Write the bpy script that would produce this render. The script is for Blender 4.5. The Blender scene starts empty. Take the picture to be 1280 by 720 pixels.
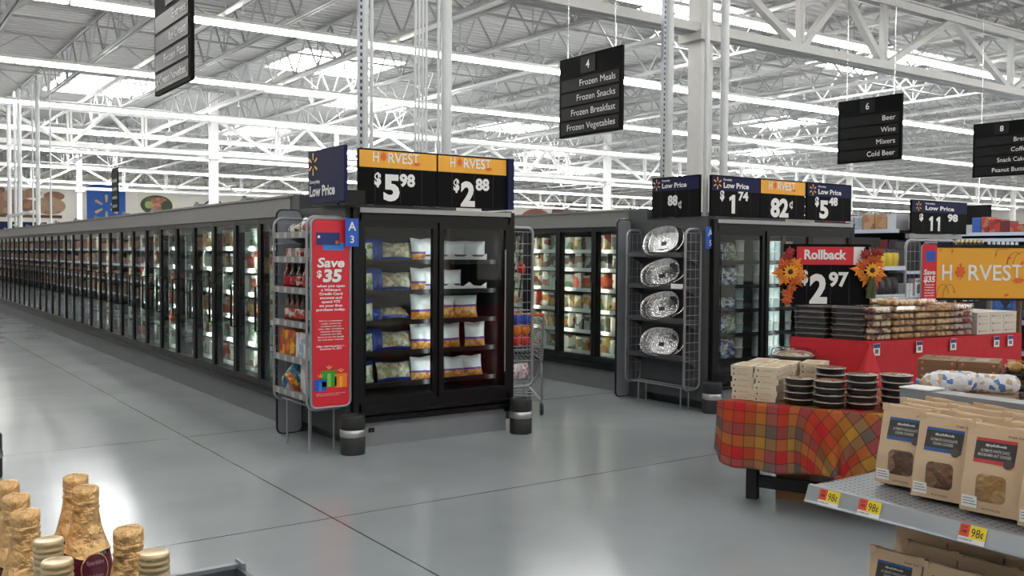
import bpy, math, random
from mathutils import Vector, Matrix
random.seed(7)
C = bpy.context.scene.collection
EXPO = 1.0
PI = math.pi
R = math.radians
ORD = ['first', 'second', 'third', 'fourth', 'fifth', 'sixth', 'seventh', 'eighth', 'ninth', 'tenth', 'eleventh', 'twelfth',
       'thirteenth', 'fourteenth', 'fifteenth', 'sixteenth', 'seventeenth', 'eighteenth', 'nineteenth', 'twentieth',
       'twenty-first', 'twenty-second', 'twenty-third', 'twenty-fourth', 'twenty-fifth', 'twenty-sixth', 'twenty-seventh',
       'twenty-eighth', 'twenty-ninth', 'thirtieth', 'thirty-first', 'thirty-second']

# ------------------------------------------------------------------ materials
MATS = {}
def nodes(name):
    m = bpy.data.materials.new(name); m.use_nodes = True
    t = m.node_tree; b = t.nodes['Principled BSDF']
    return m, t, b, t.nodes, t.links
def S(b, **k):
    for a, v in k.items():
        b.inputs[a.replace('_', ' ')].default_value = v
def rgb(c): return (c[0], c[1], c[2], 1)
def M(name, col, rough=.5, metal=0., var=.08, scale=12, bump=0., bscale=60, coat=0., spec=.5):
    if name in MATS: return MATS[name]
    m, t, b, N, L = nodes(name)
    tc = N.new('ShaderNodeTexCoord'); no = N.new('ShaderNodeTexNoise'); no.inputs['Scale'].default_value = scale; no.inputs['Detail'].default_value = 3
    L.new(tc.outputs['Object'], no.inputs['Vector'])
    mx = N.new('ShaderNodeMix'); mx.data_type = 'RGBA'
    mx.inputs[6].default_value = rgb([c*(1-var) for c in col]); mx.inputs[7].default_value = rgb([min(1, c*(1+var)) for c in col])
    L.new(no.outputs['Fac'], mx.inputs[0]); L.new(mx.outputs[2], b.inputs['Base Color'])
    S(b, Roughness=rough, Metallic=metal, Coat_Weight=coat)
    b.inputs['Specular IOR Level'].default_value = spec
    if bump:
        n2 = N.new('ShaderNodeTexNoise'); n2.inputs['Scale'].default_value = bscale; n2.inputs['Detail'].default_value = 4
        L.new(tc.outputs['Object'], n2.inputs['Vector'])
        bp = N.new('ShaderNodeBump'); bp.inputs['Strength'].default_value = bump; bp.inputs['Distance'].default_value = .01
        L.new(n2.outputs['Fac'], bp.inputs['Height']); L.new(bp.outputs['Normal'], b.inputs['Normal'])
    MATS[name] = m
    return m
def EM(name, col, strength):
    if name in MATS: return MATS[name]
    m, t, b, N, L = nodes(name)
    S(b, Base_Color=rgb(col), Roughness=.4, Emission_Color=rgb(col), Emission_Strength=strength)
    MATS[name] = m
    return m
def glass(name, tint=(1, 1, 1), ior=1.5, rough=0.0):
    if name in MATS: return MATS[name]
    m, t, b, N, L = nodes(name)
    N.remove(b)
    out = [n for n in N if n.type == 'OUTPUT_MATERIAL'][0]
    tr = N.new('ShaderNodeBsdfTransparent'); tr.inputs['Color'].default_value = rgb(tint)
    gl = N.new('ShaderNodeBsdfGlossy'); gl.inputs['Roughness'].default_value = rough
    fr = N.new('ShaderNodeFresnel'); ge = N.new('ShaderNodeNewGeometry')
    ma = N.new('ShaderNodeMath'); ma.operation = 'MULTIPLY_ADD'; ma.inputs[1].default_value = -2; ma.inputs[2].default_value = 1
    pw = N.new('ShaderNodeMath'); pw.operation = 'POWER'; pw.inputs[0].default_value = ior
    L.new(ge.outputs['Backfacing'], ma.inputs[0]); L.new(ma.outputs[0], pw.inputs[1]); L.new(pw.outputs[0], fr.inputs['IOR'])
    mx = N.new('ShaderNodeMixShader')
    L.new(fr.outputs[0], mx.inputs[0]); L.new(tr.outputs[0], mx.inputs[1]); L.new(gl.outputs[0], mx.inputs[2]); L.new(mx.outputs[0], out.inputs[0])
    MATS[name] = m
    return m
def packmat(name, cols, scale=14, rough=.35, vs=(1, 1, 1), bump=.0):
    """printed packaging: patches from a palette, offset per object"""
    if name in MATS: return MATS[name]
    m, t, b, N, L = nodes(name)
    tc = N.new('ShaderNodeTexCoord'); oi = N.new('ShaderNodeObjectInfo')
    mp = N.new('ShaderNodeMapping'); mp.inputs['Scale'].default_value = vs
    ml = N.new('ShaderNodeMath'); ml.operation = 'MULTIPLY'; ml.inputs[1].default_value = 37.
    cb = N.new('ShaderNodeCombineXYZ')
    L.new(oi.outputs['Random'], ml.inputs[0]); L.new(ml.outputs[0], cb.inputs[0]); L.new(ml.outputs[0], cb.inputs[2])
    L.new(tc.outputs['Object'], mp.inputs['Vector']); L.new(cb.outputs[0], mp.inputs['Location'])
    vo = N.new('ShaderNodeTexVoronoi'); vo.inputs['Scale'].default_value = scale; vo.inputs['Randomness'].default_value = .8
    L.new(mp.outputs[0], vo.inputs['Vector'])
    sp = N.new('ShaderNodeSeparateColor'); L.new(vo.outputs['Color'], sp.inputs[0])
    cr = N.new('ShaderNodeValToRGB'); cr.color_ramp.interpolation = 'CONSTANT'
    el = cr.color_ramp.elements
    while len(el) < len(cols): el.new(.5)
    for i, c in enumerate(cols): el[i].position = i/len(cols); el[i].color = rgb(c)
    L.new(sp.outputs[0], cr.inputs[0]); L.new(cr.outputs[0], b.inputs['Base Color'])
    S(b, Roughness=rough)
    if bump:
        n2 = N.new('ShaderNodeTexNoise'); n2.inputs['Scale'].default_value = 45
        L.new(tc.outputs['Object'], n2.inputs['Vector'])
        bp = N.new('ShaderNodeBump'); bp.inputs['Strength'].default_value = bump; bp.inputs['Distance'].default_value = .01
        L.new(n2.outputs['Fac'], bp.inputs['Height']); L.new(bp.outputs['Normal'], b.inputs['Normal'])
    MATS[name] = m
    return m

white_paint = M('white_paint', (.66, .66, .645), .5)
black = M('black_trim', (.006, .006, .007), .35, spec=.3)
black_matte = M('black_matte', (.015, .015, .017), .7)
inner_black = M('freezer_inner', (.022, .022, .025), .45)
grey_fascia = M('grey_fascia', (.20, .20, .195), .45)
grey_kick = M('grey_kick', (.20, .205, .215), .5)
grey_side = M('grey_side', (.075, .078, .084), .5, spec=.3)
steel = M('steel', (.55, .56, .57), .28, 1.)
chrome = M('chrome', (.75, .76, .78), .15, 1.)
tube_grey = M('tube_grey', (.33, .34, .36), .3, .6)
galv = M('galvanised', (.33, .35, .375), .34, .5)
shelf_grey = M('shelf_grey', (.30, .32, .35), .4, .2)
rail_strip = M('price_rail', (.75, .78, .76), .3)
white_print = M('white_print', (.82, .82, .82), .5, var=.02)
dim_print = M('dim_print', (.16, .16, .17), .5, var=.3); seam = M('sign_seam', (.035, .035, .037), .5)
navy = M('navy_print', (.010, .013, .060), .6, spec=.2)
sign_black = M('sign_black', (.005, .005, .0055), .65, spec=.1)
slat_black = M('sign_slat', (.006, .006, .0065), .35, spec=.15)
harvest_yellow = M('harvest_yellow', (.83, .40, .03), .45, var=.04)
leaf_orange = M('leaf_orange', (.72, .13, .02), .5)
leaf_dark = M('leaf_dark_line', (.24, .10, .02), .5)
spark_yellow = M('spark_yellow', (.95, .52, .06), .45, var=.03)
promo_red = M('promo_red', (.66, .018, .035), .42, var=.04)
promo_blue = M('promo_blue', (.02, .10, .52), .4)
lid_clear = glass('clear_plastic', (.93, .93, .93), 1.45, .08)
door_glass = glass('door_glass', (.92, .97, .95), 1.30, 0.0)
slide_glass = glass('slide_glass', (.86, .88, .88), 1.42, 0.0)

def sheen_glass(name, col, f):
    m = glass(name, (.95, .95, .95), 1.45, .12); N = m.node_tree.nodes; L = m.node_tree.links
    out = [n for n in N if n.type == 'OUTPUT_MATERIAL'][0]; src = out.inputs[0].links[0].from_socket
    d = N.new('ShaderNodeBsdfPrincipled'); S(d, Base_Color=rgb(col), Roughness=.15); mx = N.new('ShaderNodeMixShader'); mx.inputs[0].default_value = f
    L.new(src, mx.inputs[1]); L.new(d.outputs[0], mx.inputs[2]); L.new(mx.outputs[0], out.inputs[0]); return m
lid_sheen = sheen_glass('sheen_plastic', (.62, .62, .63), .22)  # grey mixed into the clear lids paints their silvery highlights

def mat_floor():
    m, t, b, N, L = nodes('polished_concrete')
    tc = N.new('ShaderNodeTexCoord')
    a = N.new('ShaderNodeTexNoise'); a.inputs['Scale'].default_value = .8; a.inputs['Detail'].default_value = 5; a.inputs['Roughness'].default_value = .5
    L.new(tc.outputs['Object'], a.inputs['Vector'])
    cr = N.new('ShaderNodeValToRGB'); e = cr.color_ramp.elements
    e[0].position = .1; e[0].color = (.26, .29, .31, 1); e[1].position = .9; e[1].color = (.43, .465, .485, 1)
    L.new(a.outputs['Fac'], cr.inputs[0])
    sx = N.new('ShaderNodeSeparateXYZ'); L.new(tc.outputs['Object'], sx.inputs[0])
    prev = None
    for out, per, off in (('X', 6.1, JX), ('Y', 3.05, JY)):
        ad = N.new('ShaderNodeMath'); ad.operation = 'SUBTRACT'; ad.inputs[1].default_value = off
        pp = N.new('ShaderNodeMath'); pp.operation = 'PINGPONG'; pp.inputs[1].default_value = per/2
        lt = N.new('ShaderNodeMath'); lt.operation = 'LESS_THAN'; lt.inputs[1].default_value = .006
        L.new(sx.outputs[out], ad.inputs[0]); L.new(ad.outputs[0], pp.inputs[0]); L.new(pp.outputs[0], lt.inputs[0])
        if prev is None: prev = lt
        else:
            mxx = N.new('ShaderNodeMath'); mxx.operation = 'MAXIMUM'
            L.new(prev.outputs[0], mxx.inputs[0]); L.new(lt.outputs[0], mxx.inputs[1]); prev = mxx
    mx = N.new('ShaderNodeMix'); mx.data_type = 'RGBA'; mx.inputs[7].default_value = (.075, .078, .08, 1)
    L.new(prev.outputs[0], mx.inputs[0]); L.new(cr.outputs[0], mx.inputs[6]); L.new(mx.outputs[2], b.inputs['Base Color'])
    n2 = N.new('ShaderNodeTexNoise'); n2.inputs['Scale'].default_value = .9; n2.inputs['Detail'].default_value = 2
    L.new(tc.outputs['Object'], n2.inputs['Vector'])
    r = N.new('ShaderNodeMapRange'); r.inputs['To Min'].default_value = .12; r.inputs['To Max'].default_value = .22
    L.new(n2.outputs['Fac'], r.inputs['Value']); L.new(r.outputs[0], b.inputs['Roughness'])
    b.inputs['Specular IOR Level'].default_value = .40
    return m

def mat_plaid():
    m, t, b, N, L = nodes('plaid_cloth')
    uv = N.new('ShaderNodeUVMap'); sx = N.new('ShaderNodeSeparateXYZ'); L.new(uv.outputs[0], sx.inputs[0])
    pal = [(.50, .008, .014), (.33, .075, .008), (.40, .20, .02), (.13, .095, .085), (.42, .012, .014), (.34, .17, .03), (.10, .07, .06), (.42, .05, .008)]
    outs = []; lines = []
    for k, o in enumerate(('X', 'Y')):
        mu = N.new('ShaderNodeMath'); mu.operation = 'MULTIPLY_ADD'; mu.inputs[1].default_value = 1/.56; mu.inputs[2].default_value = .31*k
        fr = N.new('ShaderNodeMath'); fr.operation = 'FRACT'
        L.new(sx.outputs[o], mu.inputs[0]); L.new(mu.outputs[0], fr.inputs[0])
        cr = N.new('ShaderNodeValToRGB'); cr.color_ramp.interpolation = 'CONSTANT'; el = cr.color_ramp.elements
        while len(el) < 8: el.new(.5)
        for i, c in enumerate(pal): el[i].position = i/8; el[i].color = rgb(c)
        L.new(fr.outputs[0], cr.inputs[0]); outs.append(cr)
        m8 = N.new('ShaderNodeMath'); m8.operation = 'MULTIPLY'; m8.inputs[1].default_value = 8
        f8 = N.new('ShaderNodeMath'); f8.operation = 'FRACT'; l8 = N.new('ShaderNodeMath'); l8.operation = 'LESS_THAN'; l8.inputs[1].default_value = .09
        L.new(fr.outputs[0], m8.inputs[0]); L.new(m8.outputs[0], f8.inputs[0]); L.new(f8.outputs[0], l8.inputs[0]); lines.append(l8)
    mx = N.new('ShaderNodeMix'); mx.data_type = 'RGBA'; mx.inputs[0].default_value = .5
    L.new(outs[0].outputs[0], mx.inputs[6]); L.new(outs[1].outputs[0], mx.inputs[7])
    mm = N.new('ShaderNodeMath'); mm.operation = 'MAXIMUM'; L.new(lines[0].outputs[0], mm.inputs[0]); L.new(lines[1].outputs[0], mm.inputs[1])
    sc = N.new('ShaderNodeMath'); sc.operation = 'MULTIPLY'; sc.inputs[1].default_value = .75; L.new(mm.outputs[0], sc.inputs[0])
    m2 = N.new('ShaderNodeMix'); m2.data_type = 'RGBA'; m2.inputs[7].default_value = (.09, .02, .015, 1)
    L.new(sc.outputs[0], m2.inputs[0]); L.new(mx.outputs[2], m2.inputs[6]); L.new(m2.outputs[2], b.inputs['Base Color'])
    S(b, Roughness=.85)
    return m

# ------------------------------------------------------------------ mesh builder
TXT = {}
def text_mesh(s, bold, lean=0.):
    k = (s, bold, lean)
    if k in TXT: return TXT[k]
    cu = bpy.data.curves.new('t', 'FONT'); cu.body = s; cu.size = 1; cu.offset = bold; cu.shear = lean; cu.resolution_u = 3
    ob = bpy.data.objects.new('t', cu); C.objects.link(ob)
    dg = bpy.context.evaluated_depsgraph_get(); dg.update()
    me = bpy.data.meshes.new_from_object(ob.evaluated_get(dg))
    vs = [tuple(v.co) for v in me.vertices]; fs = [tuple(p.vertices) for p in me.polygons]
    bpy.data.objects.remove(ob); bpy.data.curves.remove(cu); bpy.data.meshes.remove(me)
    x0 = min(v[0] for v in vs); x1 = max(v[0] for v in vs)
    TXT[k] = (vs, fs, x0, x1)
    return TXT[k]

class MB:
    def __init__(s): s.v = []; s.f = []; s.m = []; s.sm = []; s.uv = None
    def add(s, vs, fs, mi=0, smooth=False):
        o = len(s.v); s.v += [Vector(p) for p in vs]
        for i, f in enumerate(fs):
            s.f.append([o+k for k in f]); s.m.append(mi[i] if isinstance(mi, list) else mi); s.sm.append(smooth)
        return o
    def box(s, x0, x1, y0, y1, z0, z1, mi=0):
        x0, x1 = sorted((x0, x1)); y0, y1 = sorted((y0, y1)); z0, z1 = sorted((z0, z1))
        s.add([(x0, y0, z0), (x1, y0, z0), (x1, y1, z0), (x0, y1, z0), (x0, y0, z1), (x1, y0, z1), (x1, y1, z1), (x0, y1, z1)],
              [(0, 3, 2, 1), (4, 5, 6, 7), (0, 1, 5, 4), (1, 2, 6, 5), (2, 3, 7, 6), (3, 0, 4, 7)], mi)
        return s
    def bar(s, a, b, w, h, mi=0, up=(0, 0, 1)):
        a = Vector(a); b = Vector(b); d = (b-a)
        if d.length < 1e-6: return s
        d.normalize(); u = Vector(up)
        if abs(d.dot(u)) > .98: u = Vector((1, 0, 0))
        r = d.cross(u).normalized(); u = r.cross(d)
        vs = []
        for p in (a, b):
            for i, j in ((-1, -1), (1, -1), (1, 1), (-1, 1)): vs.append(p+r*(i*w/2)+u*(j*h/2))
        s.add(vs, [(0, 1, 2, 3), (7, 6, 5, 4), (0, 4, 5, 1), (1, 5, 6, 2), (2, 6, 7, 3), (3, 7, 4, 0)], mi)
        return s
    def tube(s, pts, r, mi=0, n=8, closed=False, r2=None):
        pts = [Vector(p) for p in pts]; k = len(pts); vs = []; fs = []
        prev = None
        for i, p in enumerate(pts):
            if closed: d = pts[(i+1) % k]-pts[i-1]
            else: d = pts[min(i+1, k-1)]-pts[max(i-1, 0)]
            d.normalize()
            if prev is None:
                u = Vector((0, 0, 1)) if abs(d.z) < .9 else Vector((1, 0, 0))
                u = (u-d*u.dot(d)).normalized()
            else: u = (prev-d*prev.dot(d)).normalized()
            prev = u; w = d.cross(u)
            rr = r if r2 is None else r+(r2-r)*i/(k-1)
            for j in range(n):
                a = 2*PI*j/n; vs.append(p+u*(math.cos(a)*rr)+w*(math.sin(a)*rr))
        for i in range(k if closed else k-1):
            for j in range(n):
                a = i*n+j; b = i*n+(j+1) % n; c = ((i+1) % k)*n+(j+1) % n; d_ = ((i+1) % k)*n+j
                fs.append((a, b, c, d_))
        s.add(vs, fs, mi, True)
        if not closed: s.add(vs[:n], [tuple(range(n-1, -1, -1))], mi); s.add(vs[-n:], [tuple(range(n))], mi)
        return s
    def lathe(s, prof, mi=0, n=20, c=(0, 0, 0), smooth=True, sx=1, sy=1):
        vs = []; fs = []; ms = []
        for r, z in prof:
            for j in range(n):
                a = 2*PI*j/n; vs.append((c[0]+r*math.cos(a)*sx, c[1]+r*math.sin(a)*sy, c[2]+z))
        for i in range(len(prof)-1):
            for j in range(n):
                fs.append((i*n+j, i*n+(j+1) % n, (i+1)*n+(j+1) % n, (i+1)*n+j)); ms.append(mi[i] if isinstance(mi, list) else mi)
        s.add(vs, fs, ms, smooth)
        m0 = mi[0] if isinstance(mi, list) else mi; m1 = mi[-1] if isinstance(mi, list) else mi
        if prof[0][0] > 1e-5: s.add(vs[:n], [tuple(range(n-1, -1, -1))], m0)
        if prof[-1][0] > 1e-5: s.add(vs[-n:], [tuple(range(n))], m1)
        return s
    def prism(s, poly, o, r, u, th, mi=0):
        """2D polygon on the frame (o, r, u), thickened along r x u"""
        o = Vector(o); r = Vector(r); u = Vector(u); nn = r.cross(u).normalized()*th
        k = len(poly); a = [o+r*x+u*y for x, y in poly]; vs = a+[p+nn for p in a]
        fs = [tuple(range(k-1, -1, -1)), tuple(range(k, 2*k))]+[(i, (i+1) % k, k+(i+1) % k, k+i) for i in range(k)]
        s.add(vs, fs, mi); return s
    def grid(s, nu, nv, fn, mi=0, smooth=True, uvf=None):
        vs = []; fs = []; ms = []
        for j in range(nv+1):
            for i in range(nu+1): vs.append(fn(i/nu, j/nv))
        for j in range(nv):
            for i in range(nu):
                a = j*(nu+1)+i; fs.append((a, a+1, a+nu+2, a+nu+1)); ms.append(mi(i/nu, (j+.5)/nv) if callable(mi) else mi)
        o = s.add(vs, fs, ms, smooth)
        if uvf:
            if s.uv is None: s.uv = {}
            for j in range(nv+1):
                for i in range(nu+1): s.uv[o+j*(nu+1)+i] = uvf(i/nu, j/nv)
        return s
    def text(s, t, o, r, u, cap, mi=0, width=None, align='L', bold=0.02, off=.004, lean=0.):
        if t in ('1', '11', '¢'):
            o = Vector(o); r = Vector(r); u = Vector(u); n = r.cross(u).normalized(); w = width or cap*.4
            if t == '¢':
                k = 14; ring = []
                for i in range(k+1):
                    a = R(50+260*i/k); ring.append((math.cos(a), math.sin(a)))
                vs = [o+r*(w*.5+x*w*.5*q)+u*(cap*.42+y*cap*.42*q)+n*off for q in (1., .52) for x, y in ring]
                s.add(vs, [(i+1, i, k+1+i, k+2+i) for i in range(k)], mi)
                s.add([o+r*(w*x)+u*(cap*y)+n*off for x, y in ((.46, -.12), (.60, -.12), (.74, .98), (.60, .98))], [(0, 1, 2, 3)], mi)
            else:
                w1 = w/len(t)
                for i in range(len(t)):
                    q = o+r*(w1*i); th = min(w1*.55, cap*.27); x1 = w1*.78
                    s.add([q+r*x+u*(y*cap)+n*off for x, y in ((x1-th, 0), (x1, 0), (x1, 1), (x1-th*.75, 1), (x1-th-cap*.20, .84), (x1-th-cap*.16, .66), (x1-th, .76))], [tuple(range(7))], mi)
            return s
        vs, fs, x0, x1 = text_mesh(t, bold, lean)
        k = cap/.73; kx = k if width is None else width/(x1-x0)
        dx = {'L': -x0, 'R': -x1, 'C': -(x0+x1)/2}[align]
        r = Vector(r); u = Vector(u); n = r.cross(u).normalized(); o = Vector(o)
        s.add([o+r*((x+dx)*kx)+u*(y*k)+n*off for x, y, z in vs], fs, mi); return s
    def join(s, other, mtx=None, off=0):
        o = len(s.v)
        s.v += [(mtx @ p) if mtx else p.copy() for p in other.v]
        s.f += [[o+k for k in f] for f in other.f]; s.m += [q+off for q in other.m]; s.sm += other.sm
        if other.uv:
            if s.uv is None: s.uv = {}
            for k, q in other.uv.items(): s.uv[o+k] = q
        return s
    def xf(s, mtx): s.v = [mtx @ p for p in s.v]; return s
    def build(s, name, mats, parent=None, world=False, bevel=0., base=False):
        if not isinstance(mats, (list, tuple)): mats = [mats]
        loc = Vector((0, 0, 0))
        if base:
            xs = [p.x for p in s.v]; ys = [p.y for p in s.v]; zs = [p.z for p in s.v]
            loc = Vector(((min(xs)+max(xs))/2, (min(ys)+max(ys))/2, min(zs)))
        sub = loc.copy()
        if world and parent is not None: sub = parent.location
        me = bpy.data.meshes.new(name)
        me.from_pydata([tuple(p-sub) for p in s.v], [], s.f)
        for m in mats: me.materials.append(m)
        for i, p in enumerate(me.polygons): p.material_index = s.m[i]; p.use_smooth = s.sm[i]
        if s.uv:
            ul = me.uv_layers.new(name='UVMap')
            for lp in me.loops: ul.data[lp.index].uv = s.uv.get(lp.vertex_index, (0, 0))
        me.update()
        ob = bpy.data.objects.new(name, me); C.objects.link(ob); ob.location = loc
        if parent is not None: ob.parent = parent; ob.location = (0, 0, 0)
        if bevel:
            bv = ob.modifiers.new('bevel', 'BEVEL'); bv.width = bevel; bv.segments = 2; bv.limit_method = 'ANGLE'
        return ob

def T(name, label, cat, loc=(0, 0, 0), rz=0., group=None):
    o = bpy.data.objects.new(name, None); C.objects.link(o); o.location = loc; o.rotation_euler = (0, 0, rz); o.empty_display_size = .05
    return tag(o, label, cat, group)
def tag(o, label=None, cat=None, group=None, kind=None):
    if label: o['label'] = label
    if cat: o['category'] = cat
    if group: o['group'] = group
    if kind: o['kind'] = kind
    return o
def struct(o, label=None):
    o['kind'] = 'structure'
    if label: o['label'] = label
    return o
def copy_tree(o, parent=None):
    c = o.copy(); C.objects.link(c); c.parent = parent
    for ch in o.children: copy_tree(ch, c)
    return c
PROTO = {}
def inst(key, builder, loc, rot, label, cat=None, group=None, scale=1.):
    if key in PROTO: o = copy_tree(PROTO[key])
    else: o = builder(); PROTO[key] = o
    o.location = loc; o.rotation_euler = (0, 0, rot) if isinstance(rot, (int, float)) else rot
    o.scale = scale if isinstance(scale, (tuple, list)) else (scale,)*3
    return tag(o, label, cat, group)
def rrect(w, h, r, n=5, x0=0, y0=0):
    pts = []
    for cx, cy, a0 in ((w-r, r, -90), (w-r, h-r, 0), (r, h-r, 90), (r, r, 180)):
        for i in range(n+1):
            a = R(a0+90*i/n); pts.append((x0+cx+r*math.cos(a), y0+cy+r*math.sin(a)))
    return pts
def disc(cx, cy, r, n=20, ry=None):
    return [(cx+r*math.cos(2*PI*i/n), cy+(ry or r)*math.sin(2*PI*i/n)) for i in range(n)]

X_ = Vector((1, 0, 0)); Y_ = Vector((0, 1, 0)); Z_ = Vector((0, 0, 1))
JX, JY = 2.42, 5.32

# ------------------------------------------------------------------ camera
sc = bpy.context.scene
Rm = ((0.8178406572468209, 0.015480049400739923, -0.5752364969511576),
      (-0.5754045491001634, 0.033814973770447024, -0.8171695983232257),
      (0.00680178130538089, 0.9993082185289255, 0.03656255121868741))
cam = bpy.data.cameras.new('camera'); co = bpy.data.objects.new('camera', cam); C.objects.link(co)
mw = Matrix(Rm).to_4x4(); mw.translation = (0, 0, 1.62); co.matrix_world = mw
cam.sensor_width = 36; cam.lens = 1189/1280*36; cam.clip_end = 300; cam.clip_start = .05
sc.camera = co

# ------------------------------------------------------------------ setting
XW0, XW1, YW0, YW1, ZC = -9., 76., -9., 60., 6.35
b = MB(); b.box(XW0, XW1, YW0, YW1, -.2, 0); struct(b.build('floor', mat_floor()))
deck = M('ceiling_deck', (.44, .44, .43), .6)
b = MB()
def deckf():
    # trapezoidal ribs running along X
    y = YW0; vs = []; fs = []
    prof = []
    while y < YW1:
        prof += [(y, ZC), (y+.10, ZC), (y+.13, ZC+.06), (y+.20, ZC+.06)]; y += .23
    for yy, zz in prof: vs += [(XW0, yy, zz), (XW1, yy, zz)]
    for i in range(len(prof)-1): fs.append((2*i, 2*i+1, 2*i+3, 2*i+2))
    b.add(vs, fs, 0)
    b.box(XW0, XW1, YW0, YW1, ZC+.061, ZC+.2)
deckf(); struct(b.build('ceiling', deck))
wallm = M('wall_paint', (.80, .77, .71), .7, var=.03)
b = MB(); b.box(XW0, XW1, YW1, YW1+.2, 0, ZC); struct(b.build('wall_back', wallm))
b = MB(); b.box(XW0-.2, XW0, YW0, YW1, 0, ZC); struct(b.build('wall_left', wallm))
b = MB(); b.box(XW1, XW1+.2, YW0, YW1, 0, ZC); struct(b.build('wall_right', wallm))
b = MB(); b.box(XW0, XW1, YW0-.2, YW0, 0, ZC); struct(b.build('wall_front', wallm))
# joists along Y
jm = M('joist_paint', (.34, .34, .333), .55)
def joist():
    b = MB(); zb, zt = 5.5, 6.32; y0, y1 = YW0+.1, YW1-.1
    for dx in (-.035, .035):
        b.box(dx-.022, dx+.022, y0, y1, zb, zb+.05); b.box(dx-.022, dx+.022, y0, y1, zt-.05, zt)
    y = y0; st = .62; k = 0
    while y+2*st < y1:
        b.bar((0, y, zt-.03), (0, y+st, zb+.03), .028, .028); b.bar((0, y+st, zb+.03), (0, y+2*st, zt-.03), .028, .028)
        if k % 2 == 0: b.bar((0, y+st, zb+.03), (0, y+st, zt-.03), .022, .022)
        y += 2*st; k += 1
    return b.build('joist_beam', jm)
j0 = struct(joist()); JXS = [2.3+2.0*i for i in range(-5, 36)]
j0.location.x = JXS[0]
for x in JXS[1:]:
    o = j0.copy(); C.objects.link(o); o.location.x = x
# girders along X and columns
COLX = [-6.24+15.2*i for i in range(6)]
GY = [-10.8+.0, 8.6, 28., 47.4]
def girder():
    b = MB(); zb, zt = 4.4, 5.5
    for dy in (-.08, .08):
        b.box(XW0+.1, XW1-.1, dy-.06, dy+.06, zb, zb+.025); b.box(XW0+.1, XW1-.1, dy-.015, dy+.015, zb, zb+.13)
        b.box(XW0+.1, XW1-.1, dy-.06, dy+.06, zt-.025, zt); b.box(XW0+.1, XW1-.1, dy-.015, dy+.015, zt-.13, zt)
    for c in COLX:
        bot = [c+1.95, c+3.9, c+7.6, c+11.3, c+13.25]; top = [c+.15, c+2.9, c+5.75, c+9.45, c+12.3, c+15.05]
        for i, x in enumerate(bot):
            for xt in (top[i], top[i+1]): b.bar((x, 0, zb+.07), (xt, 0, zt-.07), .10, .09)
            b.bar((x-.04, .0, zb+.07), (x-.04, 0, zt-.07), .07, .05); b.bar((x+.05, .0, zb+.07), (x+.05, 0, zt-.07), .05, .05)
    return b.build('girder_beam', white_paint)
g0 = struct(girder()); g0.location.y = GY[1]
for y in GY[2:]:
    o = g0.copy(); C.objects.link(o); o.location.y = y
for y in GY[1:]:
    for x in COLX:
        if x < -8: continue
        b = MB(); b.box(x-.11, x+.11, y-.11, y+.11, 0, 6.3); b.box(x-.25, x+.25, y-.2, y+.2, 0, .02); b.box(x-.2, x+.2, y-.2, y+.2, 4.3, 4.42)
        struct(b.build('column', white_paint, base=True))
# bridging pipes across the joists and sprinkler mains
pipe_m = M('pipe_white', (.7, .7, .69), .45)
for y in [3.5+4.85*i for i in range(12)]:
    b = MB(); b.tube([(XW0+.1, y, 5.56), (XW1-.1, y, 5.56)], .022, n=6); b.tube([(XW0+.1, y+.1, 6.26), (XW1-.1, y+.1, 6.26)], .022, n=6)
    for x in JXS[4:26]: b.bar((x, y, 5.56), (x+.98, y, 6.26), .03, .03); b.bar((x+2.0, y, 5.56), (x+1.02, y, 6.26), .03, .03)
    struct(b.build('bridging_beam', jm))
for x in (5.0, 8.1, 11.7, 18.2, 25.):
    b = MB(); b.tube([(x, YW0+.1, 5.38), (x, YW1-.1, 5.38)], .04, n=8)
    for y in [2+3.05*i for i in range(18)]: b.tube([(x, y, 5.38), (x, y, 5.22)], .012, n=6); b.tube([(x-.03, y, 5.22), (x+.03, y, 5.22)], .02, n=6)
    tag(struct(b.build('sprinkler_beam', pipe_m)))
# strip lights
tube_e = EM('fluorescent', (1., .985, .95), 12.)
LY = [-5.6, -.4, 4.9, 10.1, 15.0, 20.3, 25.9, 31.4, 37.6, 45.0, 54.5]
vis = 0
for y in LY:
    lab = 'white strip light row crossing the ceiling, ' + (ORD[LY.index(y)-3]+' row seen from the front of the store' if y > 9 else ORD[2-LY.index(y)]+' row behind the shop aisles entrance')
    t = T('ceiling_strip_light', lab, 'light', (33., y, 5.2), 0, 'ceiling strip lights')
    b = MB(); b.box(-40, 41, -.05, .05, .04, .10)
    for k in range(-40, 41, 4): b.tube([(k, 0, .08), (k, 0, .32)], .008, n=5)
    b.build('housing', white_paint, t)
    b = MB()
    for k in range(-40, 41, 1):
        pass
    segs = [(-40+2.44*i, -40+2.44*(i+1)-.05) for i in range(33)]
    for a, c in segs: b.box(a, c, -.055, .055, -.035, .035)
    b.build('tube', tube_e, t)
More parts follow.
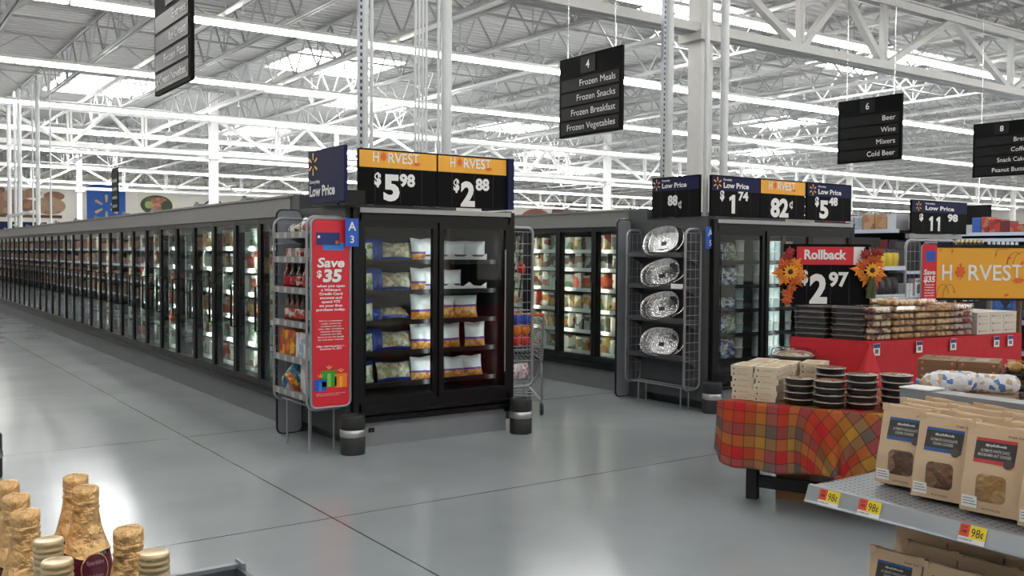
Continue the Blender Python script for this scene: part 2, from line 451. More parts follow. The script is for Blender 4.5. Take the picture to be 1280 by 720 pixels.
# skylights
sky_e = EM('skylight_lens', (1., 1., 1.), 11.)
k = 0
for x, y, w, d in ((10.2, 22.3, 2.6, 2.6), (6.2, 29.3, 2.6, 3.2), (20.6, 13.9, 2.4, 2.4), (13.4, 13.4, 1.8, 1.6), (13.9, 27.4, 2.4, 2.4), (27.4, 22.3, 2.4, 2.4), (20.6, 29.3, 2.4, 2.4),
                (27.4, 36, 2.4, 2.4), (13.4, 36.5, 2.4, 2.4), (20.6, 43, 2.4, 2.4), (34.6, 29.3, 2.4, 2.4), (34.6, 43., 2.4, 2.4), (41.8, 36., 2.4, 2.4), (34.6, 16., 2.4, 2.4), (48., 46., 2.4, 2.4), (9., 46., 2.4, 2.4)):
    k += 1
    b = MB(); b.box(x-w/2-.06, x+w/2+.06, y-d/2-.06, y+d/2+.06, 6.325, 6.349, 0); b.box(x-w/2, x+w/2, y-d/2, y+d/2, 6.31, 6.3265, 1)
    struct(b.build('window_%d' % k, [white_paint, sky_e]))

# ------------------------------------------------------------------ freezer cases
led = EM('freezer_led', (.90, 1., .93), 80.)
led_dim = EM('freezer_led_warm', (1., .93, .80), 22.)
PW = .7035
SHZ = [.40, .66, .92, 1.18, 1.43, 1.66]
def freezer_case(n, label, loc, rz, group, ledm=led, depth=.80):
    W = n*PW
    t = T('freezer_case', label, 'freezer', loc, rz, group)
    b = MB(); b.box(.0, W, .70, depth, .05, 1.95); b.box(0, W, .06, .70, .28, .36); b.box(0, W, .06, .70, 1.92, 1.95)
    for x in (0, W): b.box(max(0, x-.02), min(W, x+.02), .08, .70, .36, 1.92)
    b.build('cabinet', inner_black, t)
    b = MB(); b.box(0, W, .0, depth, 1.96, 2.13); b.box(0, W, -.05, .0, 1.94, 1.99); b.box(0, W, -.02, .0, 2.115, 2.135)
    b.build('canopy', grey_fascia, t)
    for i in range(n//2+1):
        x = .55+i*1.6
        if x+.2 < W: b = MB(); b.box(x, x+.16, .02, .1, 2.13, 2.165); b.box(x+.02, x+.05, .03, .06, 2.165, 2.19); b.build('wiring_box', grey_kick, t)
    b = MB(); b.box(0, W, .02, .06, 0, .24); b.build('kickplate', grey_kick, t)
    b = MB(); b.box(0, W, -.03, .06, .24, .30); b.box(0, W, -.045, -.03, .255, .275); b.box(0, W, -.01, .06, .30, .33); b.build('bumper_rail', black, t)
    for z in SHZ:
        b = MB(); b.box(.02, W-.02, .165, .69, z-.02, z, 0); b.box(.02, W-.02, .15, .165, z-.035, z+.012, 1)
        b.build('shelf', [inner_black, rail_strip], t)
    for i in range(n):
        x0, x1 = i*PW+.004, (i+1)*PW-.004; z0, z1 = .335, 1.935
        b = MB(); e = .038
        b.box(x0, x0+e, -.035, .0, z0, z1); b.box(x1-e, x1, -.035, .0, z0, z1); b.box(x0+e, x1-e, -.035, .0, z0, z0+e+.01); b.box(x0+e, x1-e, -.035, .0, z1-e-.01, z1)
        d = b.build('door', black, t)
        b = MB(); b.box(x0+e, x1-e, -.02, -.014, z0+e+.01, z1-e-.01); b.build('glass', door_glass, d)
        b = MB(); hx = x0+.03; b.tube([(hx, -.035, .85), (hx, -.085, .85), (hx, -.085, 1.28), (hx, -.035, 1.28)], .012, n=6); b.build('handle', black, d)
    for i in range(n+1):
        x = min(max(i*PW, .03), W-.03)
        b = MB(); b.box(x-.03, x+.03, .01, .05, .36, 1.92); b.box(x-.010, x+.010, .05, .072, .36, 1.92); b.box(x-.031, x-.029, .05, .058, .36, 1.92); b.box(x+.029, x+.031, .05, .058, .36, 1.92); b.build('mullion', black, t)
        b = MB(); b.box(max(.001, x-.028), x-.019, .0502, .0512, .5, 1.85); b.box(x+.019, min(W-.001, x+.028), .0502, .0512, .5, 1.85)
        b.build('light_tube', ledm, t)
    return t
# packaged food
CART = {
 'pale': packmat('carton_pale', [(.75, .78, .72), (.55, .66, .50), (.8, .8, .78), (.60, .68, .62), (.25, .38, .22), (.72, .74, .66), (.42, .10, .07), (.68, .72, .70)], 9),
 'mixed': packmat('carton_mixed', [(.62, .24, .06), (.70, .66, .55), (.30, .07, .05), (.55, .50, .20), (.72, .70, .62), (.18, .28, .14), (.45, .28, .14), (.75, .45, .12)], 12),
 'red': packmat('carton_red', [(.55, .05, .04), (.65, .60, .52), (.40, .06, .05), (.50, .22, .08), (.6, .1, .06), (.75, .7, .6)], 11),
 'dark': packmat('carton_dark', [(.10, .12, .13), (.42, .44, .40), (.07, .06, .06), (.20, .22, .16), (.5, .5, .46), (.16, .09, .06)], 11),
}
COLN = {'pale': 'pale green and white', 'mixed': 'orange and cream', 'red': 'red and cream', 'dark': 'dark grey'}
plain_white = M('carton_white', (.72, .72, .68), .45)
def mk_carton(kind, w, h, d):
    def f():
        b = MB(); b.box(-w/2, w/2, -d/2, d/2, 0, h, 0); b.box(-w/2+.012, w/2-.012, -d/2-.001, -d/2, h*.80, h*.95, 1)
        return b.build('frozen_carton', [CART[kind], plain_white])
    return f
def pouch_mb(w, h, d, bands, nu=8, nv=10, top=.06, sag=.25):
    """soft pillow bag standing on its bottom; bands = [(v_max, material)]"""
    b = MB()
    def mi(u, v):
        for vm, m_ in bands:
            if v <= vm: return m_
        return bands[-1][1]
    for sgn in (-1, 1):
        def fn(u, v, sgn=sgn):
            x = (u-.5)*w*(1-.10*math.sin(PI*v)*.6)
            th = d/2*(math.sin(PI*u)**.5)*max(0., (math.sin(PI*min(1., v*.96+.04)**(1-sag*.6)))**.6) if v < 1 else 0
            wr = (.006*math.sin(9*u+5*v)+.004*math.sin(23*u-17*v+sgn)+.003*math.sin(37*v+11*u))*math.sin(PI*v)*math.sin(PI*u)
            h_ = h*(.95+.06*(2*u-1)**2*v+.025*math.sin(7*u+w*40)*v)
            uu = x if sgn < 0 else -x
            return (uu, sgn*th+wr, v*h_)
        b.grid(nu, nv, fn, mi, True)
    return b
VEG = packmat('bag_green_veg', [(.25, .36, .14), (.62, .68, .50), (.45, .55, .30), (.70, .73, .62), (.16, .28, .09), (.75, .78, .70)], 26, .2, bump=.4)
MIXV = packmat('bag_mixed_veg', [(.55, .55, .38), (.70, .66, .50), (.45, .40, .22), (.72, .70, .62), (.5, .30, .16), (.42, .48, .25)], 30, .2, bump=.4)
BLUEB = M('bag_blue', (.012, .05, .34), .2, bump=.5, bscale=25)
WHITEB = M('bag_white_film', (.74, .76, .78), .22, bump=.5, bscale=30)
PURP = M('bag_purple', (.12, .03, .26), .3)
ORANGEF = packmat('bag_orange_fries', [(.62, .26, .05), (.70, .36, .08), (.50, .18, .04), (.72, .45, .16)], 40, .25)
def mk_pouch(name, w, h, d, bands, mats):
    return lambda: pouch_mb(w, h, d, bands).build(name, mats)

# the long case line on the near side of the aisle (faces -X): six cases of five doors
LX = 3.34; LY0 = 8.26
caseN = ['nearest case', 'second case', 'third case', 'fourth case', 'fifth case', 'farthest case']
for c in range(6):
    yfar = LY0+(c+1)*5*PW
    t = freezer_case(5, 'black glass-door freezer in the long aisle line, %s from the red promo rack' % caseN[c], (LX, yfar, 0), -PI/2, 'freezer cases of the long aisle line')
nP = 0
rnd = random.Random(3)
far_stock = MB()
for door in range(30):
    n = 3 if door < 10 else 2
    for si, z in enumerate(SHZ):
        kinds = ['pale', 'pale', 'pale', 'red', 'mixed', 'dark'] if door < 12 else ['dark', 'mixed', 'dark', 'pale', 'dark']
        kd = rnd.choice(kinds)
        for j in range(n):
            slot = (PW-.12)/n
            y = LY0+door*PW+.06+slot*(j+.5)
            w = (.165 if n == 3 else .24 if n == 2 else .42)
            hv = rnd.choice((.17, .19, .205)); hv = .20 if si == 5 and hv > .2 else hv
            bagq = (door*7+si*3) % 5 == 0 and door < 14
            if door >= 10:
                far_stock.box(LX+.23, LX+.34, y-w/2, y+w/2, z, z+hv, ['pale', 'mixed', 'red', 'dark'].index(kd)); continue
            lab = '%s, %s shelf up, %s door from promo rack, %s' % (('%s bag' if bagq else '%s carton') % COLN[kd], ORD[si], ORD[door], ('nearest', 'middle', 'farthest')[j])
            if bagq: inst('fb'+kd, mk_pouch('frozen_food_bag', .19, .22, .09, [(.75, 0), (.86, 1), (1, 0)], [CART[kd], plain_white]), (LX+.28, y, z), -PI/2, lab, 'frozen food', 'frozen food in the long aisle line', (w/.19, 1, hv/.23))
            else: inst('fc%s%.2f%.2f' % (kd, w, hv), mk_carton(kd, w, hv, .12), (LX+.28+rnd.uniform(-.02, .02), y, z), -PI/2+rnd.uniform(-.05, .05), lab, 'frozen food', 'frozen food in the long aisle line')
tag(far_stock.build('frozen_cartons', [CART[k_] for k_ in ('pale', 'mixed', 'red', 'dark')], base=True), 'frozen cartons behind the far doors of the long aisle line', 'frozen food', None, 'stuff')
# the case line across the next aisle (faces -X)
RX = 7.42; RY0 = 8.09
for c in range(2):
    freezer_case(5, 'black glass-door freezer case full of orange and cream cartons beside the foil pan rack' if c == 0 else 'black glass-door freezer case behind the stocked orange carton case, farther along',
                 (RX, RY0+(c+1)*5*PW, 0), -PI/2, None, led_dim)
for door in range(5):
    for si, z in enumerate(SHZ):
        kd = rnd.choice(['mixed', 'mixed', 'mixed', 'red', 'pale', 'dark'])
        for j in range(4):
            slot = (PW-.10)/4; y = RY0+door*PW+.05+slot*(j+.5); w = .135; hv = rnd.choice((.17, .195, .20))
            lab = '%s carton, %s shelf up, %s door from pan rack, %s in row' % (COLN[kd], ORD[si], ORD[door], ('nearest', 'second', 'third', 'last')[j])
            inst('rc%s%.2f' % (kd, hv), mk_carton(kd, w, hv, .12), (RX+.27+rnd.uniform(-.02, .03), y, z), -PI/2+rnd.uniform(-.05, .05), lab, 'frozen food', 'frozen food across the aisle')

# ------------------------------------------------------------------ end cap freezers
def endcap(label, loc, W, nd, depth=.95, z0=.2, sign_top=1.97, ledm=led, open_front=True):
    t = T('freezer_end_case', label, 'freezer', loc, 0)
    b = MB(); b.box(0, W, depth-.05, depth, 0, 1.97); b.box(0, .05, .06, depth-.05, 0, 1.97); b.box(W-.05, W, .06, depth-.05, 0, 1.97)
    b.box(.05, W-.05, .06, depth-.05, .22, .40); b.box(.05, W-.05, .06, depth-.05, 1.90, 1.97)
    b.build('cabinet', inner_black, t)
    MB().box(-.10, 0, .03, depth, .10, 2.0).build('side_panel', grey_side, t); MB().box(W, W+.06, .03, depth, .10, 2.0).build('side_panel', grey_side, t)
    b = MB(); b.box(-.05, .02, -.03, .06, .18, 1.985); b.box(W-.02, W+.05, -.03, .06, .18, 1.985); b.box(0, W, -.03, .06, 1.875, 1.935); b.box(0, W, -.03, .06, .27, .37)
    b.build('outer_frame', black, t)
    b = MB(); b.box(0, W, -.045, .06, 1.945, 1.985); b.build('top_lip', M('lip_grey', (.34, .34, .35), .4), t)
    b = MB()
    b.box(-.03, W+.03, -.06, .03, .215, .26); b.box(-.03, W+.03, -.075, -.06, .225, .243); b.box(-.03, W+.03, -.05, .0, .28, .30); b.build('bumper_rail', black, t)
    b = MB(); b.box(0, W, .02, .06, 0, .21); b.build('kickplate', M('kick_light', (.29, .30, .32), .45), t)
    b = MB(); b.box(.11, .16, .012, .02, .12, .155, 0); b.text('45', (.12, .012, .127), X_, Z_, .02, 1, off=.001); b.build('serial_plate', [black, dim_print], t)
    dw = W/nd
    for i in range(nd):
        x0, x1 = i*dw+.005, (i+1)*dw-.005; y = -.02 if i % 2 else -.005
        b = MB(); e = .045
        b.box(x0, x0+e, y-.02, y+.02, .37, 1.875); b.box(x1-e, x1, y-.02, y+.02, .37, 1.875); b.box(x0+e, x1-e, y-.02, y+.02, .37, .42); b.box(x0+e, x1-e, y-.02, y+.02, 1.825, 1.875)
        d = b.build('door', black, t)
        b = MB(); b.box(x0+e, x1-e, y-.003, y+.003, .42, 1.825); b.build('glass', slide_glass, d)
        b = MB(); b.box(x1-e-.012, x1-e-.004, y-.03, y-.02, .55, 1.65) if i % 2 else b.box(x0+e+.004, x0+e+.012, y-.03, y-.02, .55, 1.65); b.build('handle', black if i % 2 == 0 else tube_grey, d)
    for z in EZ:
        b = MB(); b.box(.05, W-.05, .13, depth-.06, z-.02, z, 0); b.box(.05, W-.05, .115, .13, z-.03, z+.01, 0); b.build('shelf', [black, rail_strip], t)
    for x in (.055, W/2, W-.055):
        b = MB(); b.box(x-.03, x+.03, .03, .055, .42, 1.85); b.build('mullion', black, t)
        b = MB(); b.box(x-.015, x+.015, .0555, .06, .45, 1.8); b.build('light_tube', ledm, t)
    return t
EZ = [.50, .77, 1.03, 1.29, 1.55]
led_soft = EM('end_case_led', (.92, 1., .96), 8.0)
endcap('black end freezer with two sliding glass doors under the two harvest price signs', (3.45, 7.10, 0), 1.50, 2, ledm=led_soft)
# filler between the end case and the long line (corner), behind the promo rack
b = MB(); b.box(3.345, 4.99, 8.06, 8.25, 0, 2.13)
o = b.build('freezer_corner_panel', grey_side, base=True); tag(o, 'dark grey corner panel closing the freezer end behind the red promo rack', 'panel')
b = MB(); b.box(4.2, 4.95, 8.26, LY0+30*PW, 0, 2.13); o = b.build('freezer_back_panel', grey_fascia, base=True); tag(o, 'long grey back panel of the freezer line facing the next aisle', 'panel')
b = MB(); b.box(7.30, 9.65, 7.78, 8.08, 0, 2.11); o = b.build('freezer_corner_panel', grey_side, base=True); tag(o, 'dark grey corner panel behind the foil pan rack', 'panel')
b = MB(); b.box(9.3, 9.6, 8.09, RY0+10*PW, 0, 2.13); o = b.build('freezer_back_panel', grey_fascia, base=True); tag(o, 'grey back panel of the freezer line beside the foil pan rack', 'panel')
# its stock
GW = 'frozen bags in the end freezer'
def stock(key, fn, x, z, y, rz, label, tilt=0., sc_=1., roll=0.):
    inst(key, fn, (3.45+x, 7.1+y, z), (tilt, roll, rz), label, 'frozen bag', GW, sc_)
veg = mk_pouch('frozen_vegetable_bag', .21, .19, .11, [(.80, 0), (1, 1)], [VEG, BLUEB])
mix = mk_pouch('frozen_vegetable_bag', .34, .20, .14, [(.07, 1), (.86, 0), (1, 1)], [MIXV, BLUEB])
blu = mk_pouch('frozen_vegetable_bag', .12, .20, .10, [(1, 0)], [BLUEB])
wht = mk_pouch('frozen_fries_bag', .22, .22, .10, [(.28, 2), (.44, 1), (1, 0)], [WHITEB, PURP, ORANGEF])
wht2 = mk_pouch('frozen_fries_bag', .25, .21, .11, [(.45, 2), (.60, 1), (1, 0)], [WHITEB, PURP, ORANGEF])
wht3 = mk_pouch('frozen_fries_bag', .24, .18, .12, [(.18, 0), (.32, 1), (1, 0)], [WHITEB, PURP])
lev = ['lowest', 'second', 'third', 'fourth', 'top']
for k, z in enumerate(EZ):
    s_ = lev[k]+' shelf of the end freezer'
    stock('veg', veg, .18, z, .26, .06, 'green vegetable bag by the edge on the '+s_, -.12)
    if k != 0: stock('blu', blu, .315, z, .27, .1, 'small plain blue frozen bag on the '+s_, -.1, (1, 1, (.9, .95, .55, 1., .95)[k]))
    stock('mix', mix, .50, z, .28, -.04, 'wide blue ended bag of mixed vegetables on the '+s_, -.35 if k != 2 else -1.05, (1, 1, .9))
    stock('w1', wht, .745, z, .25, .05, 'purple banded fries bag at the door joint, '+s_, -.1, (1, 1, 1.02 if k in (1, 2) else .9))
for k, xs in ((0, (.86, 1.07, 1.27)), (1, (.83, 1.02, 1.29)), (2, (.94, 1.19)), (3, (.86, 1.02)), (4, (.86, 1.06, 1.28))):
    for i, x in enumerate(xs):
        key, fn = (('w1', wht), ('w1', wht), ('w2', wht2), ('w3', wht3), ('w3', wht3))[k]
        w = ('first', 'second', 'third')[i]
        stock(key+'', fn, x, EZ[k], .22, random.uniform(-.12, .12), '%s fries bag from the joint, %s end freezer shelf' % (w, lev[k]), -.18 if k == 0 else -.06, (1, 1, .85 if k == 0 else 1))
cardw = M('tray_card', (.66, .66, .62), .6)
for k, n, x0 in ((4, 3, .80), (3, 3, .80)):
    b = MB(); poly = []
    for i in range(n):
        xx = i*.19; poly += [(xx, .07), (xx+.05, .035), (xx+.13, .03), (xx+.19, .065)]
    b.prism([(0, 0), (n*.19, 0)]+poly[::-1], (3.45+x0, 7.1+.155, EZ[k]), X_, Z_, .004)
    b.box(3.45+x0, 3.45+x0+n*.19, 7.255, 7.4, EZ[k], EZ[k]+.004)
    tag(b.build('shelf_tray', cardw, base=True), 'white scalloped card tray under the fries bags on the %s shelf' % lev[k], 'tray')

REND_W = 2.25
endcap('black end freezer with glass doors behind the cream pastry boxes', (7.36, 6.82, 0), REND_W, 3, ledm=led_soft)
BB = packmat('bag_blue_white', [(.10, .14, .34), (.55, .60, .66), (.30, .36, .48), (.68, .72, .74), (.06, .08, .2), (.45, .52, .50)], 26, .18, bump=.5)
GB = packmat('bag_green_white', [(.18, .28, .14), (.50, .58, .50), (.30, .36, .2), (.62, .66, .60)], 28, .2, bump=.4)
tub_m = packmat('tub_pale', [(.66, .74, .72), (.55, .66, .66), (.74, .78, .76), (.45, .60, .62)], 5)
for k, z in enumerate(EZ):
    for i, x in enumerate((.18, .33, .50)):
        for up in range(2 if k in (0, 1, 3, 4) else 1):
            inst('bb' if (k+i) % 3 else 'gb', mk_pouch('frozen_food_bag', .20, .17, .15, [(.9, 0), (1, 1)], [BB if (k+i) % 3 else GB, WHITEB]), (7.36+x, 7.07, z+up*.095), (-.5 if up else -.25, 0, random.uniform(-.3, .3)),
                 '%s bag, %s along %s shelf behind pastry boxes, %s' % ('blue and white' if (k+i) % 3 else 'green and white', ORD[i], lev[k], 'upper' if up else 'lower'), 'frozen bag', 'frozen bags behind the pastry boxes', (1, 1, .75))
    for i in range(7):
        x = .62+.11*i if i == 0 else .80+.105*i
        for up in range(2):
            def tub():
                b = MB(); b.lathe([(.042, 0), (.048, .10), (.051, .10), (.051, .112), (.03, .114)], [0, 1, 1, 1], 14); return b.build('frozen_tub', [tub_m, plain_white])
            inst('tub', tub, (7.36+x, 7.04, z+up*.114), 0, 'pale frozen tub, %s along %s shelf behind pastry boxes, %s of two' % (ORD[i], lev[k], 'upper' if up else 'lower'), 'frozen tub', 'pale frozen tubs')

# bollards
def bollard():
    t = T('bollard', '', 'bollard')
    b = MB(); b.lathe([(.098, 0), (.10, .01), (.10, .135), (.095, .14)], 0, 24); b.lathe([(.095, .20), (.10, .205), (.10, .30), (.092, .315), (.06, .318), (.06, .30), (0, .30)], 0, 24); b.build('post', M('rubber_black', (.02, .02, .021), .55), t)
    b = MB(); b.lathe([(.097, .14), (.103, .145), (.103, .195), (.097, .20)], 0, 24); b.build('band', steel, t)
    return t
for x, y, l in ((3.335, 6.95, 'black round bollard with silver band at the corner below the red promo rack'), (4.985, 6.93, 'black round bollard with silver band beside the shopping cart'),
                (7.27, 6.75, 'black round bollard with silver band beside the pastry boxes and foil pan rack'), (.815, 7.62, 'black round bollard cut by the photo edge above the gold topped bottles')):
    inst('bollard', bollard, (x, y, 0), .3, l, 'bollard')

# ------------------------------------------------------------------ signs
def spark(b, o, r, u, rad, mi, n=.0):
    """six rounded rays around a centre"""
    o = Vector(o); r = Vector(r); u = Vector(u); nn = r.cross(u).normalized()
    for k in range(6):
        a = R(90+60*k); d = r*math.cos(a)+u*math.sin(a); e = -r*math.sin(a)+u*math.cos(a)
        pts = []
        for q, wd in ((.36, .045), (.44, .075), (.92, .115), (1., .07)): pts.append((q*rad, wd*rad))
        poly = [(x, y) for x, y in pts]+[(x, -y) for x, y in pts[::-1]]
        b.prism(poly, o+nn*.003, e*-1, d, .001, mi) if False else b.add([o+nn*(.004)+d*x+e*y for x, y in poly], [tuple(range(len(poly)))[::-1]], mi)
OAK = [(0, -1), (.06, -.55), (.30, -.62), (.42, -.38), (.30, -.25), (.62, -.12), (.60, .15), (.34, .12), (.50, .42), (.30, .62), (.14, .45), (.12, .85), (0, 1.05)]
OAK = OAK+[(-x, y) for x, y in OAK[::-1][1:-1]]
def harvest_word(b, o, r, u, w, mw_, ml):
    """H leaf RVEST on width w, baseline start o"""
    o = Vector(o); r = Vector(r); u = Vector(u); n = r.cross(u).normalized(); cap = w*.19
    b.text('H', o, r, u, cap, mw_, width=w*.115, bold=.012)
    b.add([o+r*(w*.215+x*cap*.52)+u*(cap*.5+y*cap*.56)+n*.005 for x, y in OAK], [tuple(range(len(OAK)))], ml)
    b.text('RVES', o+r*(w*.31), r, u, cap, mw_, width=w*.50, bold=.012)
    b.text('T', o+r*(w*.825)+u*cap*.08, r, u, cap*.95, mw_, width=w*.115, bold=.012)
    lf = [(-.5, 0), (-.2, .22), (.2, .2), (.55, .1), (.25, -.15), (-.15, -.2)]
    b.add([o+r*(w*.90+x*cap*.8)+u*(-cap*.02+y*cap*.8)+n*.006 for x, y in lf], [tuple(range(6))[::-1]], ml)
PM = [sign_black, navy, harvest_yellow, white_print, leaf_orange, spark_yellow, seam]
def price_sign(label, o, r, w, h, head, parts, hh=.36, name='price_sign', back=.03, th=.012):
    """o = lower corner at reading start, r = reading direction; parts = [(text, x, y, cap, width)] as fractions of w/h"""
    o = Vector(o); r = Vector(r).normalized(); u = Z_.copy(); n = r.cross(u)
    t = T(name, label, 'sign', tuple(o+r*(w/2)))
    b = MB(); b.prism([(0, 0), (w, 0), (w, h), (0, h)], o-n*back, r, u, back, 0)
    fr = .008
    for poly in ([(0, h-fr), (w, h-fr), (w, h), (0, h)], [(0, 0), (w, 0), (w, fr), (0, fr)]): b.prism(poly, o, r, u, .008, 0)
    for x in (w*.2, w*.52, w*.8): b.prism([(x, .01), (x+.002, .01), (x+.002, h*(1-hh)), (x, h*(1-hh))], o, r, u, .0015, 6)
    b.build('panel', PM, t, world=True)
    b = MB(); b.prism([(.004, h*(1-hh)), (w-.004, h*(1-hh)), (w-.004, h-.012), (.004, h-.012)], o, r, u, .004, 2 if head == 'H' else 1)
    hb = b.build('header', PM, t, world=True)
    b = MB(); o2 = o+n*.004; y0 = h*(1-hh)
    if head == 'H':
        harvest_word(b, o2+r*(w*.17)+u*(y0+h*hh*.30), r, u, w*.62, 3, 4)
    else:
        spark(b, o2+r*(w*.11)+u*(y0+h*hh*.47), r, u, h*hh*.40, 5)
        b.text('Everyday', o2+r*(w*.23)+u*(y0+h*hh*.68), r, u, h*hh*.14, 3, width=w*.17, bold=.02)
        b.text('Low Price', o2+r*(w*.23)+u*(y0+h*hh*.20), r, u, h*hh*.36, 3, width=w*.52, bold=.03)
    b.build('header_lettering', PM, hb, world=False) if False else b.build('header_lettering', PM, t, world=True)
    b = MB()
    for tx, x, y, cap, wd in parts: b.text(tx, o+r*(x*w)+u*(y*h), r, u, cap*h, 3, width=wd*w, bold=.045, off=.003)
    b.build('price_lettering', PM, t, world=True)
    return t
ZS = 2.015
price_sign('harvest price sign whose big digit is a five', (3.455, 7.09, ZS), X_, .735, .455, 'H',
           [('$', .19, .36, .22, .085), ('5', .305, .10, .46, .205), ('98', .51, .36, .22, .20)], .33)
price_sign('harvest price sign whose big digit is a two, right of the five', (4.20, 7.09, ZS), X_, .72, .455, 'H',
           [('$', .22, .33, .22, .085), ('2', .325, .05, .46, .205), ('88', .54, .36, .22, .20)], .33)
b = MB(); b.box(4.922, 4.985, 7.06, 7.5, ZS, ZS+.455); tag(b.build('price_sign', navy, base=True), 'navy sign edge on the side of the end freezer above the shopping cart', 'sign')
# blue Everyday Low Price sign on the side
t = T('price_sign', 'navy low price sign with spark above the red promo rack', 'sign', (3.23, 7.25, ZS))
o = Vector((3.235, 7.60, ZS+.01)); r_ = Vector((0, -1, 0))
b = MB(); b.prism([(0, 0), (.70, 0), (.70, .44), (0, .44)], o+X_*.03, r_, Z_, -.03 if False else .03, 1); b.build('panel', PM, t, world=True)
b = MB(); f_ = o+Vector((-.001, 0, 0)); spark(b, f_+r_*.11+Z_*.325, r_, Z_, .095, 5)
b.text('Everyday', f_+r_*.04+Z_*.165, r_, Z_, .03, 3, width=.21, bold=.02); b.text('Low Price', f_+r_*.04+Z_*.06, r_, Z_, .085, 3, width=.50, bold=.035)
b.build('lettering', PM, t, world=True)
b = MB(); b.box(3.27, 3.45, 6.9+.06, 7.06, ZS-.02, ZS+.10); b.box(3.27, 3.33, 7.1, 7.6, ZS-.015, ZS+.0); b.build('bracket', black, t, world=True)
# right block signs
price_sign('low price sign reading 88 cents on the side above the foil pans', (7.24, 7.64, ZS), (0, -1, 0), .70, .43, 'L', [('88', .35, .30, .24, .21), ('¢', .575, .22, .18, .085)], .34)
price_sign('low price sign reading $1.74 above the end freezer behind the pastries', (7.27, 6.80, ZS), X_, .74, .42, 'L', [('$', .17, .42, .22, .085), ('1', .36, .08, .46, .15), ('74', .54, .42, .22, .21)], .37)
price_sign('harvest price sign reading 82 cents above the end freezer', (8.02, 6.80, ZS), X_, .74, .42, 'H', [('82', .22, .06, .46, .40), ('¢', .64, .28, .20, .10)], .37)
price_sign('low price sign reading $5.48 above the end freezer nearest the rollback sign', (8.80, 6.80, ZS), X_, .80, .42, 'L', [('$', .17, .40, .22, .085), ('5', .27, .08, .46, .20), ('48', .48, .42, .22, .20)], .37)
# hanging aisle signs
def aisle_sign(label, x, y0, num, lines, w=.93, zb=2.83, h=.82):
    t = T('hanging_aisle_sign', label, 'sign', (x, y0-w/2, zb), 0, 'hanging aisle signs')
    r = Vector((0, -1, 0)); o = Vector((x-.015, y0, zb))
    b = MB(); b.prism([(0, 0), (w, 0), (w, h), (0, h)], o+X_*.03, r, Z_, .03, 0); b.build('panel', [sign_black], t, world=True)
    k = len(lines); sh = (h*.72)/k
    for i, l in enumerate(lines):
        b = MB(); z1 = h*.74-i*sh; b.prism([(.04, z1-sh+.012), (w-.03, z1-sh+.012), (w-.03, z1-.012), (.04, z1-.012)], o, r, Z_, .006, 0); sl = b.build('slat', slat_black, t, world=True)
        b = MB(); b.text(l[0], o+r*(w*.915)+Z_*(h*.74-(i+1)*sh+sh*.32)-X_*.006, r, Z_, h*.082, 0, width=w*l[1], align='R', bold=.0)
        for p in b.v: p -= t.location
        b.build('lettering', white_print, sl)
    b = MB(); b.prism([(w*.36, h*.77), (w*.60, h*.77), (w*.60, h*.97), (w*.36, h*.97)], o, r, Z_, .008, 0); nt = b.build('number_tile', slat_black, t, world=True)
    b = MB(); b.text(num, o+r*(w*.48)+Z_*(h*.82)-X_*.008, r, Z_, h*.105, 0, align='C', bold=.01)
    for p in b.v: p -= t.location
    b.build('number', white_print, nt)
    for yy in (y0-.12, y0-w+.12): MB().tube([(x, yy, zb+h), (x, yy, 5.48)], .004, n=5).build('hanger', chrome, t, world=True)
aisle_sign('black hanging aisle sign cut by the top edge, listing ice cream and frozen pizza', 2.04, 7.76, '2', [('Entrees', .36), ('Ice Cream', .45), ('Frozen Pizza', .60), ('Ice Cream Novelties', .88)])
aisle_sign('black hanging aisle sign numbered four listing frozen meals, snacks, breakfast and vegetables', 6.23, 7.98, '4', [('Frozen Meals', .565), ('Frozen Snacks', .61), ('Frozen Breakfast', .70), ('Frozen Vegetables', .77)], w=.98)
aisle_sign('black hanging aisle sign numbered six listing beer, wine and mixers', 10.85, 7.90, '6', [('Beer', .20), ('Wine', .22), ('Mixers', .285), ('Cold Beer', .43)], w=.93)
aisle_sign('black hanging aisle sign numbered eight cut by the photo edge', 14.3, 7.97, '8', [('Bread', .24), ('Coffee', .28), ('Snack Cakes', .5), ('Peanut Butter', .58)], w=.93)
# conduit poles rising from the end cases
def pole(label, x, y, r, z0, z1=5.6, name='conduit_pole', m=None, strut=False):
    b = MB()
    if strut:
        b.box(x-.02, x+.02, y-.02, y+.02, z0, z1, 0)
        z = z0+.05
        while z < z1: b.box(x-.008, x+.008, y-.0215, y-.0195, z, z+.028, 1); z += .055
        o = b.build(name, [galv, black], base=True)
    else:
        b.tube([(x, y, z0), (x, y, z1)], r, n=12); b.lathe([(r*1.5, 0), (r*1.5, .02)], 0, 12, (x, y, z0)); b.tube([(x, y, 3.6), (x, y, 3.66)], r*1.12, n=12)
        o = b.build(name, m or pipe_white, base=True)
    tag(o, label, 'pipe')
pipe_white = M('conduit_paint', (.62, .64, .65), .4)
zt = 2.02
pole('slotted metal strut pole at the corner edge of the $5.98 sign', 3.50, 7.16, 0, zt, strut=True)
pole('thick white pipe rising behind the harvest sign with the five', 3.60, 7.30, .042, zt)
pole('thin white pipe beside the thick one behind the $5.98 sign', 3.69, 7.33, .016, zt)
for i in range(4): pole('thin conduit behind the joint of the harvest signs, %s of four' % ORD[i], 4.075+i*.036, 7.26+.0*i, .011, zt)
pole('thin white pipe behind the edge of the $2.88 sign', 4.33, 7.3, .014, zt)
pole('thick white pipe rising behind the harvest sign with the two', 4.41, 7.3, .048, zt)
pole('slotted metal strut pole beside the 88 cents sign', 7.30, 7.55, 0, zt, strut=True)
pole('thick grey pipe behind the 88 cents sign', 7.42, 7.6, .06, zt)
pole('grey strut pole at the corner between the 88 cents and $1.74 signs', 7.34, 6.95, .028, zt)
